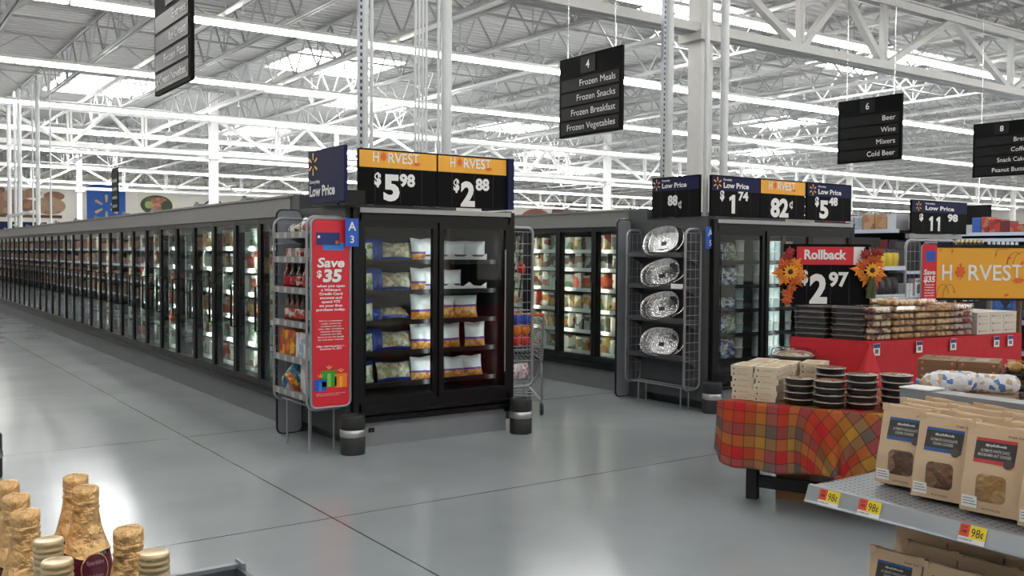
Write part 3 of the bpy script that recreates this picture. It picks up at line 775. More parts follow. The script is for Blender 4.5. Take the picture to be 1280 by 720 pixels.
pole('thick grey pipe behind the $1.74 sign', 7.68, 7.02, .047, zt)

# ------------------------------------------------------------------ racks on the case ends
tag_mat = M('price_tag_white', (.50, .48, .44), .5)
def wire_panel(b, o, r, u, w, h, nx, nz, rad=.0022, mi=0):
    o = Vector(o); r = Vector(r); u = Vector(u)
    for i in range(nx+1): b.tube([o+r*(w*i/nx), o+r*(w*i/nx)+u*h], rad, mi, 5)
    for i in range(nz+1): b.tube([o+u*(h*i/nz), o+u*(h*i/nz)+r*w], rad*1.4, mi, 5)
def loop_pts(o, r, u, w, h, rad):
    o = Vector(o); r = Vector(r); u = Vector(u)
    return [o+r*x+u*y for x, y in rrect(w, h, rad, 5)]
def side_rack(label, x0, x1, y0, y1, zb, zt, shelves, lipm, near_wire):
    """rack hung on a freezer side facing -X: open shelves between two round-cornered side loops"""
    t = T('display_rack', label, 'rack', ((x0+x1)/2, (y0+y1)/2, 0))
    for y in (y0, y1):
        b = MB(); b.tube(loop_pts((x0, y, zb), X_, Z_, x1-x0, zt-zb, .07), .013, n=8, closed=True); b.build('side_frame', tube_grey, t, world=True)
    b = MB(); b.box(x1-.02, x1-.008, y0+.01, y1-.01, zb+.03, zt-.02); b.build('back_panel', grey_side, t, world=True)
    if near_wire:
        b = MB(); wire_panel(b, (x0, y0, zb+.02), X_, Z_, x1-x0, zt-zb-.06, 3, 17); b.build('wire_grid', tube_grey, t, world=True)
    b = MB(); wire_panel(b, (x0, y1, zb+.02), X_, Z_, x1-x0, zt-zb-.06, 3, 17); b.build('wire_grid', tube_grey, t, world=True)
    for z in shelves:
        b = MB(); b.box(x0+.005, x1-.02, y0+.012, y1-.012, z-.012, z, 0); b.box(x0-.008, x0+.006, y0+.012, y1-.012, z-.03, z+.022, 1)
        for y in (y0+.02, y1-.02):
            b.prism([(0, 0), (.26, 0), (.26, -.10), (.12, -.075), (.03, -.03)], (x1-.02, y, z-.012), (-1, 0, 0), Z_, .004, 0) if False else b.prism([(0, 0), (.24, 0), (.18, -.02), (.07, -.06), (0, -.10)], (x1-.02, y, z-.012), (-1, 0, 0), Z_, .004, 0)
        s_ = b.build('shelf', [shelf_grey if lipm else grey_side, lipm or grey_side], t, world=True)
        if lipm:
            b = MB()
            for k in range(4): yy = y0+.08+k*.16; b.box(x0-.010, x0-.008, yy, yy+.05, z-.026, z+.016)
            b.build('price_tag', tag_mat, s_, world=False) if False else b.build('price_tags', tag_mat, t, world=True)
    for x in (x0+.06, x1-.05):
        for y in (y0+.10, y1-.14):
            b = MB(); b.tube([(x, y, 0), (x, y, zb+.02)], .008, n=6); b.build('leg', tube_grey, t, world=True)
    b = MB(); b.tube([(x0+.06, y0+.02, zb+.015), (x0+.06, y1-.02, zb+.015)], .008, n=6); b.tube([(x1-.05, y0+.02, zb+.015), (x1-.05, y1-.02, zb+.015)], .008, n=6); b.build('base_bar', tube_grey, t, world=True)
    return t
lipm = M('lip_pale', (.25, .25, .255), .4)
AX0, AX1, AY0, AY1 = 3.0, 3.325, 7.08, 7.78
ASH = [.50, .79, 1.075, 1.335, 1.565, 1.77]
ASH = [.46, .745, 1.035, 1.31, 1.56, 1.76]
side_rack('grey display rack of sauces and boxes behind the tall red promo sign', AX0, AX1, AY0, AY1, .36, 1.90, ASH, lipm, False)
# grey end shroud behind the rack
b = MB(); b.prism(rrect(.22, 1.96, .05, 5), (3.115, 8.02, .02), X_, Z_, .03, 0); b.tube([p for p in loop_pts((3.115, 8.005, .02), X_, Z_, .22, 1.96, .05)], .014, 1, 6, True)
tag(b.build('rack_shroud', [shelf_grey, black], base=True), 'grey round-cornered end shield between the red promo rack and the long freezer line', 'panel')
# tall red promo sign on the near end of that rack
t = T('promo_sign', 'tall red Save $35 sign on the end of the sauce rack', 'sign', (3.19, 7.05, .36))
o = Vector((3.035, 7.05, .385)); w_, h_ = .315, 1.49
b = MB(); b.prism([(x, y) for x, y in rrect(w_, h_, .03, 4)], o+Y_*.012, X_, Z_, .012, 0); b.build('panel', promo_red, t, world=True)
b = MB(); b.tube(loop_pts(o+Vector((-.012, .006, -.012)), X_, Z_, w_+.024, h_+.024, .05), .012, n=8, closed=True); b.build('frame', tube_grey, t, world=True)
b = MB(); f_ = o+Y_*-.001
b.text('Save', f_+X_*.155+Z_*1.115, X_, Z_, .075, 0, width=.235, align='C', bold=.03, lean=.15)
b.text('$', f_+X_*.035+Z_*1.035, X_, Z_, .055, 0, width=.042, bold=.03); b.text('35', f_+X_*.085+Z_*1.0, X_, Z_, .098, 0, width=.165, bold=.045, lean=.12)
b.build('headline', white_print, t, world=True); b = MB()
for i, l in enumerate(['when you open', 'a Walmart', 'Credit Card', 'account and', 'spend $75', 'on your first', 'purchase today.']):
    b.text(l, f_+X_*.155+Z_*(.955-i*.0315), X_, Z_, .020, 0, width=(.24, .17, .20, .19, .16, .20, .25)[i], align='C', bold=.035)
b.build('lettering', white_print, t, world=True); b = MB()
for i, l in enumerate(['Paid as a statement', 'credit. Cannot be', 'combined with any', 'other offer. Conditions', 'required. Purchase', 'receiving the $35', 'discount do not qualify', 'for cash back rewards.']):
    b.text(l, f_+X_*.155+Z_*(.68-i*.0215), X_, Z_, .011, 0, width=(.20, .17, .18, .22, .18, .18, .23, .22)[i], align='C', bold=.02)
for i, l in enumerate(['Offer valid November 1 -', 'December 31, 2017']): b.text(l, f_+X_*.155+Z_*(.475-i*.021), X_, Z_, .014, 0, width=(.25, .19)[i], align='C', bold=.03)
b.build('small_print', white_print, t, world=True); b = MB()
b.text('Subject to credit approval. See associate', f_+X_*.03+Z_*.098, X_, Z_, .007, 0, width=.25, bold=.0); b.text('for details and exclusions.', f_+X_*.03+Z_*.085, X_, Z_, .007, 0, width=.20, bold=.0)
b.build('lettering', white_print, t, world=True)
b = MB(); n_ = Vector((0, -1, 0))
def rc(x0, x1, z0, z1, mi, off=.002): b.prism([(x0, z0), (x1, z0), (x1, z1), (x0, z1)], o-Y_*(off-.001), X_, Z_, .001, mi)
rc(.09, .27, 1.25, 1.31, 1); rc(.03, .23, 1.29, 1.39, 0, .003); rc(.042, .062, 1.345, 1.365, 3, .004); rc(.195, .22, 1.30, 1.325, 4, .004); CARDB = b; b = MB()
for x0, z0, w1, h1, m1, m2 in ((.012, .125, .105, .095, 10, 1), (.075, .155, .13, .13, 5, 6), (.19, .145, .105, .11, 7, 8)):
    rc(x0, x0+w1, z0, z0+h1, m1); rc(x0+w1*.38, x0+w1*.62, z0, z0+h1, m2, .003); rc(x0-.004, x0+w1+.004, z0+h1-.022, z0+h1, m1, .004)
    for a in (-40, 0, 40):
        d = Vector((math.sin(R(a)), 0, math.cos(R(a)))); b.bar(o+X_*(x0+w1/2)+Z_*(z0+h1+.008)+d*.008-Y_*.002, o+X_*(x0+w1/2)+Z_*(z0+h1+.008)+d*.036-Y_*.002, .006, .001, 9, (0, 1, 0))
AW = b; GAW = [M('card_navy', (.01, .03, .16)), M('card_sky', (.03, .22, .60)), promo_red, white_print, leaf_orange, M('gift_green', (.05, .30, .03)), M('gift_green_light', (.20, .55, .08)), M('gift_orange', (.80, .22, .01)), M('gift_orange_light', (.90, .38, .04)), spark_yellow, promo_blue]; b.build('gift_picture', GAW, t, world=True); CARDB.build('card_picture', GAW, t, world=True)
def aisle_flag(label, x, y, z, txt):
    t = T('aisle_flag_sign', label, 'sign', (x, y, z))
    b = MB(); b.prism([(0, 0), (.115, 0), (.115, .225), (0, .225)], (x, y+.008, z), X_, Z_, .008, 0); b.build('panel', promo_blue, t, world=True)
    b = MB(); b.text(txt[0], (x+.057, y, z+.13), X_, Z_, .07, 0, align='C', bold=.02); b.text(txt[1], (x+.057, y, z+.03), X_, Z_, .06, 0, align='C', bold=.02); b.build('lettering', white_print, t, world=True)
aisle_flag('small blue flag sign reading A 3 on the red promo rack', 3.295, 7.0, 1.665, 'A3')
aisle_flag('small blue flag sign reading A 5 on the foil pan rack', 7.235, 6.83, 1.68, 'A5')
# goods on the sauce rack
def bottle_fn(name, h, r, mats, sq=False):
    def f():
        t = T(name, '', 'bottle')
        b = MB(); b.lathe([(r*.95, 0), (r, .006), (r, h*.55), (r*.8, h*.66), (r*.42, h*.80), (r*.38, h*.88)], 0, 14); b.build('body', mats[0], t)
        b = MB(); b.lathe([(r*1.02, h*.15), (r*1.03, h*.16), (r*1.03, h*.48), (r*1.02, h*.49)], 0, 14); b.build('label', mats[1], t)
        b = MB(); b.lathe([(r*.44, h*.86), (r*.44, h*.95), (r*.25, h)], 0, 12); b.build('cap', mats[2], t)
        return t
    return f
syr_red = M('syrup_red', (.22, .012, .018), .15); syr_dark = M('syrup_dark', (.035, .012, .01), .15); syr_brown = M('sauce_brown', (.12, .035, .012), .2)
lab_red = packmat('label_red', [(.50, .02, .03), (.62, .5, .45), (.4, .02, .03), (.3, .02, .02)], 30); lab_pale = packmat('label_pale', [(.6, .55, .5), (.5, .06, .05), (.66, .62, .6)], 30)
cap_red = M('cap_red', (.42, .015, .02), .35); cap_dark = M('cap_dark', (.03, .02, .02), .4)
GA = 'goods on the sauce rack'
xr = (AX0+.09, AX0+.20)
for i in range(5):
    m_ = ('sr', syr_red, lab_red, cap_red) if i in (0, 1) else ('sd', syr_dark, lab_red, cap_dark)
    if i == 4: m_ = ('sr', syr_red, lab_red, cap_red)
    inst(m_[0], bottle_fn('syrup_bottle', .215, .042, m_[1:]), (AX0+.10, AY0+.08+i*.135, ASH[3]), i*.7, '%s syrup bottle, %s from the red sign on the fourth shelf up' % (('dark red', 'dark red', 'near black', 'near black', 'dark red')[i], ORD[i]), 'bottle', GA)
for i in range(6):
    m_ = (('sr', syr_red, lab_red, cap_red), ('sl', syr_dark, lab_pale, cap_dark), ('sl', syr_dark, lab_pale, cap_dark), ('sb', syr_brown, lab_pale, cap_dark), ('sb', syr_brown, lab_pale, cap_dark), ('sb', syr_brown, lab_pale, cap_dark))[i]
    inst(m_[0]+'2', bottle_fn('sauce_bottle', .225, .034, m_[1:]), (AX0+.10, AY0+.07+i*.11, ASH[2]), i*.9, '%s sauce bottle, %s from the red sign on the third shelf up' % (('red', 'pale labelled dark', 'pale labelled dark', 'brown', 'brown', 'brown')[i], ORD[i]), 'bottle', GA)
ob_m = packmat('box_orange_print', [(.75, .22, .02), (.60, .05, .02), (.80, .45, .05), (.70, .16, .03), (.35, .12, .05)], 14)
wb_m = packmat('box_white_print', [(.75, .74, .70), (.72, .72, .72), (.35, .45, .6), (.70, .62, .5), (.78, .78, .76)], 18)
bl_m = packmat('bag_teal', [(.02, .12, .22), (.04, .25, .38), (.5, .6, .65), (.02, .08, .16)], 18, .2, bump=.4)
def box_fn(name, w, h, d, m):
    return lambda: MB().box(-w/2, w/2, -d/2, d/2, 0, h).build(name, m, bevel=.003)
for i in range(4): inst('wbx', box_fn('snack_box', .065, .215, .10, wb_m), (AX0+.09, AY0+.06+i*.078, ASH[1]), -PI/2, 'tall narrow white box, %s from the red sign on the second shelf up' % ORD[i], 'box', GA)
for i in range(3): inst('obx', box_fn('snack_box', .105, .225, .10, ob_m), (AX0+.09, AY0+.40+i*.112, ASH[1]), -PI/2, 'bright orange snack box, %s from the white boxes on the second shelf up' % ORD[i], 'box', GA)
for i in range(3): inst('rpk', box_fn('spice_packet', .10, .09, .06, lab_pale), (AX0+.08, AY0+.12+i*.19, ASH[4]), -PI/2, 'small red and white packet, %s from the red sign on the fifth shelf' % ORD[i], 'packet', GA)
inst('wby', box_fn('snack_box', .12, .14, .10, wb_m), (AX0+.09, AY0+.10, ASH[0]), -PI/2-.1, 'short white box beside the red sign on the lowest sauce rack shelf', 'box', GA)
inst('wbz', box_fn('snack_box', .09, .25, .10, wb_m), (AX0+.13, AY0+.27, ASH[0]), -PI/2+.15, 'tall white box standing on the lowest sauce rack shelf', 'box', GA)
inst('obz', box_fn('snack_box', .13, .15, .05, ob_m), (AX0+.07, AY0+.40, ASH[0]+.01), (.45, .3, -PI/2), 'tilted orange box leaning on the lowest sauce rack shelf', 'box', GA)
inst('tealb', mk_pouch('snack_bag', .22, .26, .09, [(1, 0)], [bl_m]), (AX0+.06, AY0+.60, ASH[0]+.01), (-.25, .75, -PI/2), 'shiny teal bag slumped over the far end of the lowest sauce rack shelf', 'bag', GA)
clear_bag = packmat('bag_clear_ornaments', [(.55, .55, .55), (.25, .25, .26), (.45, .06, .05), (.7, .7, .7), (.05, .05, .05), (.62, .64, .66)], 22, .12, bump=.8)
inst('clr', mk_pouch('trinket_bag', .30, .15, .16, [(1, 0)], [clear_bag]), (AX0+.12, AY0+.18, ASH[5]), (-.2, .0, -PI/2+.2), 'crinkled clear bag of trinkets on top of the sauce rack beside the red sign', 'bag', GA)
inst('clr2', mk_pouch('trinket_bag', .20, .10, .10, [(1, 0)], [packmat('bag_clear_dark', [(.3, .03, .03), (.08, .08, .08), (.6, .58, .55), (.2, .05, .04)], 22, .12, bump=.8)]), (AX0+.10, AY0+.50, ASH[5]), (-.3, .0, -PI/2), 'small dark red trinket bag at the far end of the sauce rack top', 'bag', GA)
# foil pan rack
BX0, BX1, BY0, BY1 = 7.03, 7.255, 6.92, 7.80
BSH = [.55, .935, 1.285, 1.62]
side_rack('dark grey display rack of foil roasting pans', BX0, BX1, BY0, BY1, .22, 1.88, BSH, None, True)
foil = M('foil', (.86, .87, .88), .16, 1., bump=.9, bscale=38, var=.05)
lab_dark = M('pan_label', (.05, .05, .06), .4)
def pan():
    t = T('roasting_pan', '', 'pan')
    b = MB(); n = 48; L_ = .215; W_ = .165
    def ring(k, z, wob):
        out = []
        for i in range(n):
            a = 2*PI*i/n; ca, sa = math.cos(a), math.sin(a); p = 4.
            q = (abs(ca)**p+abs(sa)**p)**(-1/p); oct_ = 1-.10*(abs(ca*sa)*2)**3
            rr = q*oct_*(1+wob*(1 if i % 2 else -1)); out.append((L_*k*ca*rr, W_*k*sa*rr, z))
        return out
    rings = [ring(1.0, .0, .0), ring(.97, .004, .0), ring(.93, -.004, .004), ring(.86, -.045, .016), ring(.80, -.075, .014), ring(.72, -.082, .0), ring(.45, -.078, .012), ring(.40, -.072, .0), ring(.02, -.074, 0)]
    vs = [p for r_ in rings for p in r_]; fs = []
    for j in range(len(rings)-1):
        for i in range(n): fs.append((j*n+i, j*n+(i+1) % n, (j+1)*n+(i+1) % n, (j+1)*n+i))
    b.add(vs, fs, 0, False)
    o = b.build('pan_body', foil, t); sm = o.modifiers.new('solid', 'SOLIDIFY'); sm.thickness = .0015
    b = MB(); b.box(-.03, .03, -.022, .022, -.071, -.069); b.build('label', lab_dark, t)
    return t
for k, z in enumerate(BSH):
    for q in range(2):
        tl = R((62, 58, 56, 66)[k])
        yaw = (-1.15, -1.15, -1.15, -1.35)[k]
        m_ = Matrix.Rotation(yaw, 4, 'Z') @ Matrix.Rotation(tl, 4, 'X') @ Matrix.Rotation(R((0, 18, 22, 12)[k]), 4, 'Z')
        o = inst('pan', pan, (7.085+q*.05, BY0+.42-q*.03, z+.145), m_.to_euler(), 'crimped foil roasting pan on the %s rack shelf, %s of two nested' % (lev[k], 'front' if q == 0 else 'rear'), 'pan', 'foil roasting pans')
b = MB(); b.box(BX0-.012, BX0-.008, BY0+.02, BY0+.19, BSH[2]-.02, BSH[2]+.03); tag(b.build('price_card', white_print, base=True), 'white price card on the third shelf edge of the foil pan rack', 'card')
b = MB(); b.prism(rrect(.19, 1.98, .05, 5), (7.10, 8.06, .02), X_, Z_, .03, 0); b.tube(loop_pts((7.10, 8.045, .02), X_, Z_, .19, 1.98, .05), .014, 1, 6, True)
tag(b.build('rack_shroud', [shelf_grey, black], base=True), 'grey round-cornered end shield between the foil pan rack and the carton freezer', 'panel')
# wire side rack with utensils beside the cart
t = T('wire_rack', 'chrome wire rack of utensils and coloured balls on the end freezer side', 'rack', (5.18, 7.35, 0))
b = MB(); b.tube(loop_pts((5.03, 7.28, .36), X_, Z_, .33, 1.50, .06), .014, n=8, closed=True); b.build('side_frame', tube_grey, t, world=True)
b = MB(); b.tube(loop_pts((5.03, 7.80, .36), X_, Z_, .33, 1.50, .06), .014, n=8, closed=True); b.build('side_frame', tube_grey, t, world=True)
b = MB(); wire_panel(b, (5.03, 7.28, .38), X_, Z_, .33, 1.44, 6, 13); wire_panel(b, (5.04, 7.79, .38), X_, Z_, .30, 1.44, 3, 13); b.build('wire_grid', tube_grey, t, world=True)
b = MB(); wire_panel(b, (5.05, 7.28, .38), Y_, Z_, .52, 1.44, 6, 13); b.build('back_grid', tube_grey, t, world=True)
for z in (.42, .74, 1.08, 1.42):
    b = MB(); wire_panel(b, (5.04, 7.29, z), X_, Y_, .31, .50, 6, 8); b.build('shelf', tube_grey, t, world=True)
for x in (5.08, 5.33):
    for y in (7.36, 7.72):
        b = MB(); b.tube([(x, y, 0), (x, y, .38)], .009, n=6); b.build('leg', tube_grey, t, world=True)
GB_ = 'goods in the wire rack'
for i, (c_, m_) in enumerate((('blue', (.02, .07, .45)), ('orange', (.80, .20, .01)), ('red', (.60, .03, .02)))):
    for j in range(3):
        def ball(m_=m_, c_=c_): b = MB(); b.lathe([(0, 0), (.03, .008), (.05, .03), (.055, .055), (.05, .08), (.03, .10), (0, .108)], 0, 16); return b.build('toy_ball', M('ball_'+c_, m_, .35))
        inst('ball'+c_, ball, (5.11+j*.105, 7.345, .735+(2-i)*.101), 0, '%s ball, %s from the freezer in the ball row of the wire rack' % (c_, ORD[j]), 'ball', GB_)
pk = packmat('pack_pink_white', [(.72, .60, .62), (.75, .75, .75), (.55, .2, .25), (.8, .78, .76)], 30, .2, bump=.6)
for j in range(3): inst('pkp', mk_pouch('snack_bag', .13, .15, .09, [(1, 0)], [pk]), (5.11+j*.105, 7.36, .425), .1*j, 'small pink and white bag, %s from the freezer at the wire rack bottom' % ORD[j], 'bag', GB_)
ut_d = M('utensil_black', (.03, .03, .033), .3); ut_s = M('utensil_steel', (.6, .6, .62), .25, .9)
def utensil(kind):
    def f():
        t = T('kitchen_utensil', '', 'utensil')
        b = MB(); b.tube([(0, 0, 0), (0, 0, -.16)], .009, n=8); b.build('handle', ut_d, t)
        b = MB()
        if kind == 0: b.lathe([(.004, -.16), (.03, -.20), (.038, -.24), (.025, -.27), (0, -.275)], 0, 12, sy=.35)
        elif kind == 1: b.box(-.035, .035, -.003, .003, -.27, -.18); b.tube([(0, 0, -.16), (0, 0, -.19)], .004, n=6)
        else:
            for a in range(6):
                c_, s_ = math.cos(a*PI/3), math.sin(a*PI/3); b.tube([(0, 0, -.15), (.03*c_, .03*s_, -.21), (.032*c_, .032*s_, -.25), (0, 0, -.28)], .0016, n=4)
        b.build('head', ut_s if kind else ut_d, t)
        return t
    return f
for k, z in enumerate((1.80, 1.52, 1.36)):
    for j in range(4):
        kd = (k+j) % 3
        inst('ut%d' % kd, utensil(kd), (5.09+j*.075, 7.40, z), (random.uniform(-.1, .2), random.uniform(-.5, .5), .3*j), '%s, %s from the freezer in the %s row of the wire rack' % (('black serving spoon', 'steel turner', 'wire whisk')[kd], ORD[j], ('top', 'middle', 'lower')[k]), 'utensil', GB_)
b = MB(); b.lathe([(0, .0), (.035, .01), (.045, .05), (.03, .09), (0, .10)], 0, 14, (5.30, 7.38, 1.425)); tag(b.build('toy_ball', M('ball_red', (.6, .03, .02), .35), base=True), 'single small red ball among the utensils of the wire rack', 'ball', GB_)
# shopping cart
def cart():
    t = T('shopping_cart', 'grey wire shopping cart with orange-red handle behind the wire rack', 'shopping cart', (5.72, 8.05, 0), R(58))
    fr = MB()
    for s_ in (-1, 1):
        fr.tube([(-.42, s_*.25, 1.0), (-.40, s_*.25, .92), (-.30, s_*.24, .50), (.10, s_*.23, .32), (.48, s_*.18, .16), (.50, s_*.18, .12)], .012, n=8)
        fr.tube([(-.30, s_*.24, .52), (-.42, s_*.24, .16), (-.30, s_*.235, .14), (.48, s_*.18, .16)], .012, n=8)
    for x in (-.3, -.1, .1, .3, .48): fr.tube([(x, -.2, .15), (x, .2, .15)], .008, n=6)
    fr.build('frame', tube_grey, t)
    bk = MB()
    for i in range(9):
        z = .55+i*.05; f = i/8
        pts = [(-.38, -.25-.02*f, z), (.46+.05*f, -.18-.03*f, z), (.46+.05*f, .18+.03*f, z), (-.38, .25+.02*f, z)]
        bk.tube(pts, .0035 if i < 8 else .008, n=5, closed=True)
    for s_ in (-1, 1):
        for i in range(15):
            f = i/14; x = -.38+.84*f; y = s_*(.25-.07*f); bk.tube([(x, y, .55), (x+.02*f, y+s_*.025, .95)], .0025, n=4)
    for i in range(11): y = -.2+.04*i; bk.tube([(-.38, y*1.2, .55), (.46, y*.9, .55)], .0025, n=4); bk.tube([(.46, y*.9, .55), (.51, y, .95)], .0025, n=4)
    bk.build('basket', tube_grey, t)
    h = MB(); h.tube([(-.43, -.25, 1.01), (-.43, .25, 1.01)], .017, n=10); h.build('handle', M('cart_handle', (.62, .09, .03), .4), t)
    for x, y in ((-.40, -.24), (-.40, .24), (.46, -.18), (.46, .18)):
        w_ = MB(); w_.tube([(x-.0, y, .06), (x, y, .16)], .009, n=6); w_.tube([(x-.012, y-.018, .062), (x-.012, y+.018, .062)], .008, n=6); wf = w_.build('caster', tube_grey, t)
        w_ = MB(); pr = [(.02, -.014), (.056, -.016), (.0615, -.008), (.0615, .008), (.056, .016), (.02, .014)]
        vs = []; n = 20
        for rr, yy in pr: vs += [(x-.012+rr*math.cos(2*PI*i/n), y+yy, .0615+rr*math.sin(2*PI*i/n)) for i in range(n)]
        fs = [(j*n+i, ((j+1) % 6)*n+i, ((j+1) % 6)*n+(i+1) % n, j*n+(i+1) % n) for j in range(6) for i in range(n)]
        w_.add(vs, fs, 0, False); w_.build('wheel', M('wheel_rubber', (.035, .035, .037), .6), wf)
    return t
cart()

# ------------------------------------------------------------------ bakery island: plaid table
O1 = Vector((4.64, 4.19, 0)); E1 = Vector((.405, -.914, 0)).normalized(); E2 = Vector((-E1.y, E1.x, 0))
RZ1 = math.atan2(E1.y, E1.x)
def L1(x, y, z=0): return O1+E1*x+E2*y+Z_*z
TZ = .675
t = T('display_table', 'low display table with black legs under the plaid cloth', 'table', tuple(O1), RZ1)
b = MB(); b.box(.03, 1.90, .03, 1.22, TZ-.04, TZ-.006); b.build('tabletop', M('table_wood', (.20, .11, .06), .5), t)
for x, y in ((.10, .28), (.75, .28), (1.75, .28), (.10, 1.1), (1.75, 1.1)):
    b = MB(); b.box(x-.035, x+.035, y-.035, y+.035, 0, TZ-.04); b.build('leg', black_matte, t)
b = MB(); b.box(.1, 1.75, .265, .295, .08, .16); b.box(.1, 1.75, 1.085, 1.115, .08, .16); b.build('stretcher', black_matte, t)
carton_b = M('carton_brown', (.30, .16, .07), .7, bump=.2); carton_d = M('carton_dark_red', (.10, .025, .022), .7)
for i, (x, y, w, h, m_, l) in enumerate(((.34, .52, .22, .22, carton_b, 'brown carton stored under the plaid table near its far end'), (.92, .55, .4, .24, carton_d, 'dark red carton stored under the plaid table below the knot'), (1.35, .55, .3, .2, carton_b, 'brown carton stored deepest under the plaid table'))):
    b = MB(); b.box(-w/2, w/2, -.15, .15, 0, h, 0); b.box(-.02, .02, -.151, .151, 0, h+.001, 0); b.box(-w/2-.001, w/2+.001, -.002, .002, h-.02, h+.002, 0)
    o = b.build('storage_carton', m_); o.location = L1(x, y); o.rotation_euler.z = RZ1; tag(o, l, 'box')
# cloth
b = MB(); KX = .74; HEM = .29
def sm(a, c, x): q = max(0, min(1, (x-a)/(c-a))); return q*q*(3-2*q)
def plaid_uv(x, y):
    th = R(45)*sm(.36, .62, x); xx = x-.5; return (xx*math.cos(th)-y*math.sin(th)+1, xx*math.sin(th)+y*math.cos(th)+1)
CW, CD = 1.95, 1.25
def front(u, v):
    s_ = u*(CW+.10)-.05; x = s_
    g = math.exp(-((s_-KX)/.20)**2); pull = v**1.6*.88*g*1.0
    x = x+(KX-x)*min(.93, pull*1.15)
    fan = math.exp(-((s_-KX)/.42)**2)
    hem = HEM+.03*math.cos(s_*9)*(1-g)-.03*g-.05*math.exp(-((s_-.08)/.12)**2)+.07*sm(.0, -.05, s_)
    z = TZ+.006-(TZ-hem)*v
    out = -.012-.05*v**.7-(.020*v)*math.sin(s_*21+1.2*v)*(1-g)-.030*v*fan*math.sin(s_*42)*math.sin(PI*min(1, v*.9))-.03*g*v
    if s_ < 0: out += (-s_)*.6*0
    return (x, out, z)
b.grid(150, 26, front, 0, True, lambda u, v: plaid_uv(u*(CW+.1)-.05, -v*(TZ-HEM)))
def left(u, v):
    s_ = u*CD; hem = HEM+.05*math.cos(s_*8)
    return (-.008-.02*v**.7-.016*v*math.sin(s_*17), s_-.012-.04*(1-u)**6*v, TZ+.006-(TZ-hem)*v)
b.grid(60, 18, left, 0, True, lambda u, v: plaid_uv(-v*(TZ-HEM)-.03, u*CD))
b.grid(60, 40, lambda u, v: (-.012+u*(CW+.024), -.012+v*(CD+.024), TZ+.004+.0015*math.sin(u*40)*math.sin(v*30)), 0, True, lambda u, v: plaid_uv(u*CW, v*CD))
b.grid(40, 10, lambda u, v: (CW+.012+.05*v, u*CD, TZ+.006-(TZ-HEM)*v), 0, True, lambda u, v: plaid_uv(CW+v*.4, u*CD))
t = T('tablecloth', 'red and orange plaid tablecloth knotted at its front hem', 'tablecloth', tuple(O1), RZ1)
pm = mat_plaid()
o = b.build('cloth', pm, t); s_ = o.modifiers.new('solid', 'SOLIDIFY'); s_.thickness = .003
b = MB(); kz = HEM-.035
b.lathe([(.012, -.03), (.026, -.015), (.030, .0), (.024, .018), (.010, .03)], 0, 12, (KX, -.10, kz+.02), sx=1.2, sy=.9)
b.tube([(KX, -.10, kz), (KX-.02, -.11, kz-.045), (KX-.045, -.11, kz-.075)], .014, n=8, r2=.022)
b.tube([(KX+.005, -.10, kz), (KX+.01, -.105, kz-.04)], .012, n=8, r2=.018)
b.uv = {i: (1+v.x*1., 1+v.z) for i, v in enumerate(b.v)}; b.build('knot', pm, t)
# cream pastry boxes
cream = M('box_cream', (.66, .58, .44), .55, var=.04); cream_side = M('box_cream_print', (.46, .30, .17), .6)
def pastry_box():
    w, d, h = .145, .24, .036
    b = MB(); b.box(-w/2, w/2, -d/2, d/2, 0, h-.003, 0); b.box(-w/2-.001, w/2+.001, -d/2-.001, d/2+.001, h-.010, h, 0)
    b.prism(disc(-w*.36, h*.38, .006, 10), (0, -d/2-.0012, 0), X_, Z_, -.0004 if False else .0004, 1)
    b.box(-w*.2, w*.25, -d/2-.0014, -d/2, h*.28, h*.48, 2); b.box(-w*.3, w*.3, -d*.32, d*.30, h, h+.0006, 2)
    b.prism(disc(-d*.36, h*.38, .006, 10), (w/2+.0004, 0, 0), Y_, Z_, .001, 1); b.box(w/2, w/2+.0014, -d*.1, d*.3, h*.28, h*.48, 2)
    return b.build('pastry_box', [cream, M('box_mark', (.12, .07, .04), .6), M('box_print_soft', (.58, .40, .24), .6)])
PB = .037
for st, (x, y, n) in enumerate(((.075, .22, 6), (.235, .19, 6), (.10, .50, 6), (.26, .47, 6), (.42, .60, 6))):
    for k in range(n):
        inst('pb', pastry_box, L1(x+random.uniform(-.006, .006), y+random.uniform(-.008, .008), TZ+.007+k*PB), RZ1+random.uniform(-.04, .04),
             'cream pastry box, %s from the bottom of the %s' % (ORD[k], ('front stack at the plaid table end', 'front stack nearest the round pies', 'rear stack at the plaid table end', 'rear stack beside the middle', 'lone rear stack behind the pies')[st]), 'box', 'cream pastry boxes')
# round pies
pie_black = M('pie_pan', (.012, .012, .013), .3); rim_s = M('pie_rim', (.62, .60, .56), .3, .3)
pie_top = packmat('pie_top', [(.30, .11, .05), (.42, .22, .10), (.52, .36, .22), (.22, .06, .03), (.58, .46, .34)], 26, .35, bump=.6)
def pie():
    t = T('round_pie', '', 'pie')
    b = MB(); b.lathe([(.080, 0), (.084, .003), (.092, .032), (.0925, .0335)], 0, 28); b.build('pan', pie_black, t)
    b = MB(); b.lathe([(.090, .033), (.0965, .0335), (.0965, .0365), (.090, .037)], 0, 28); b.build('rim', rim_s, t)
    b = MB(); b.lathe([(.089, .036), (.075, .0405), (.04, .0425), (0, .043)], 0, 28); b.build('filling', pie_top, t)
    b = MB(); b.lathe([(.0915, .0372), (.088, .0405), (.078, .0436), (.04, .0446), (0, .0448)], 0, 28); b.build('lid', lid_clear, t)
    return t
PH = .0435
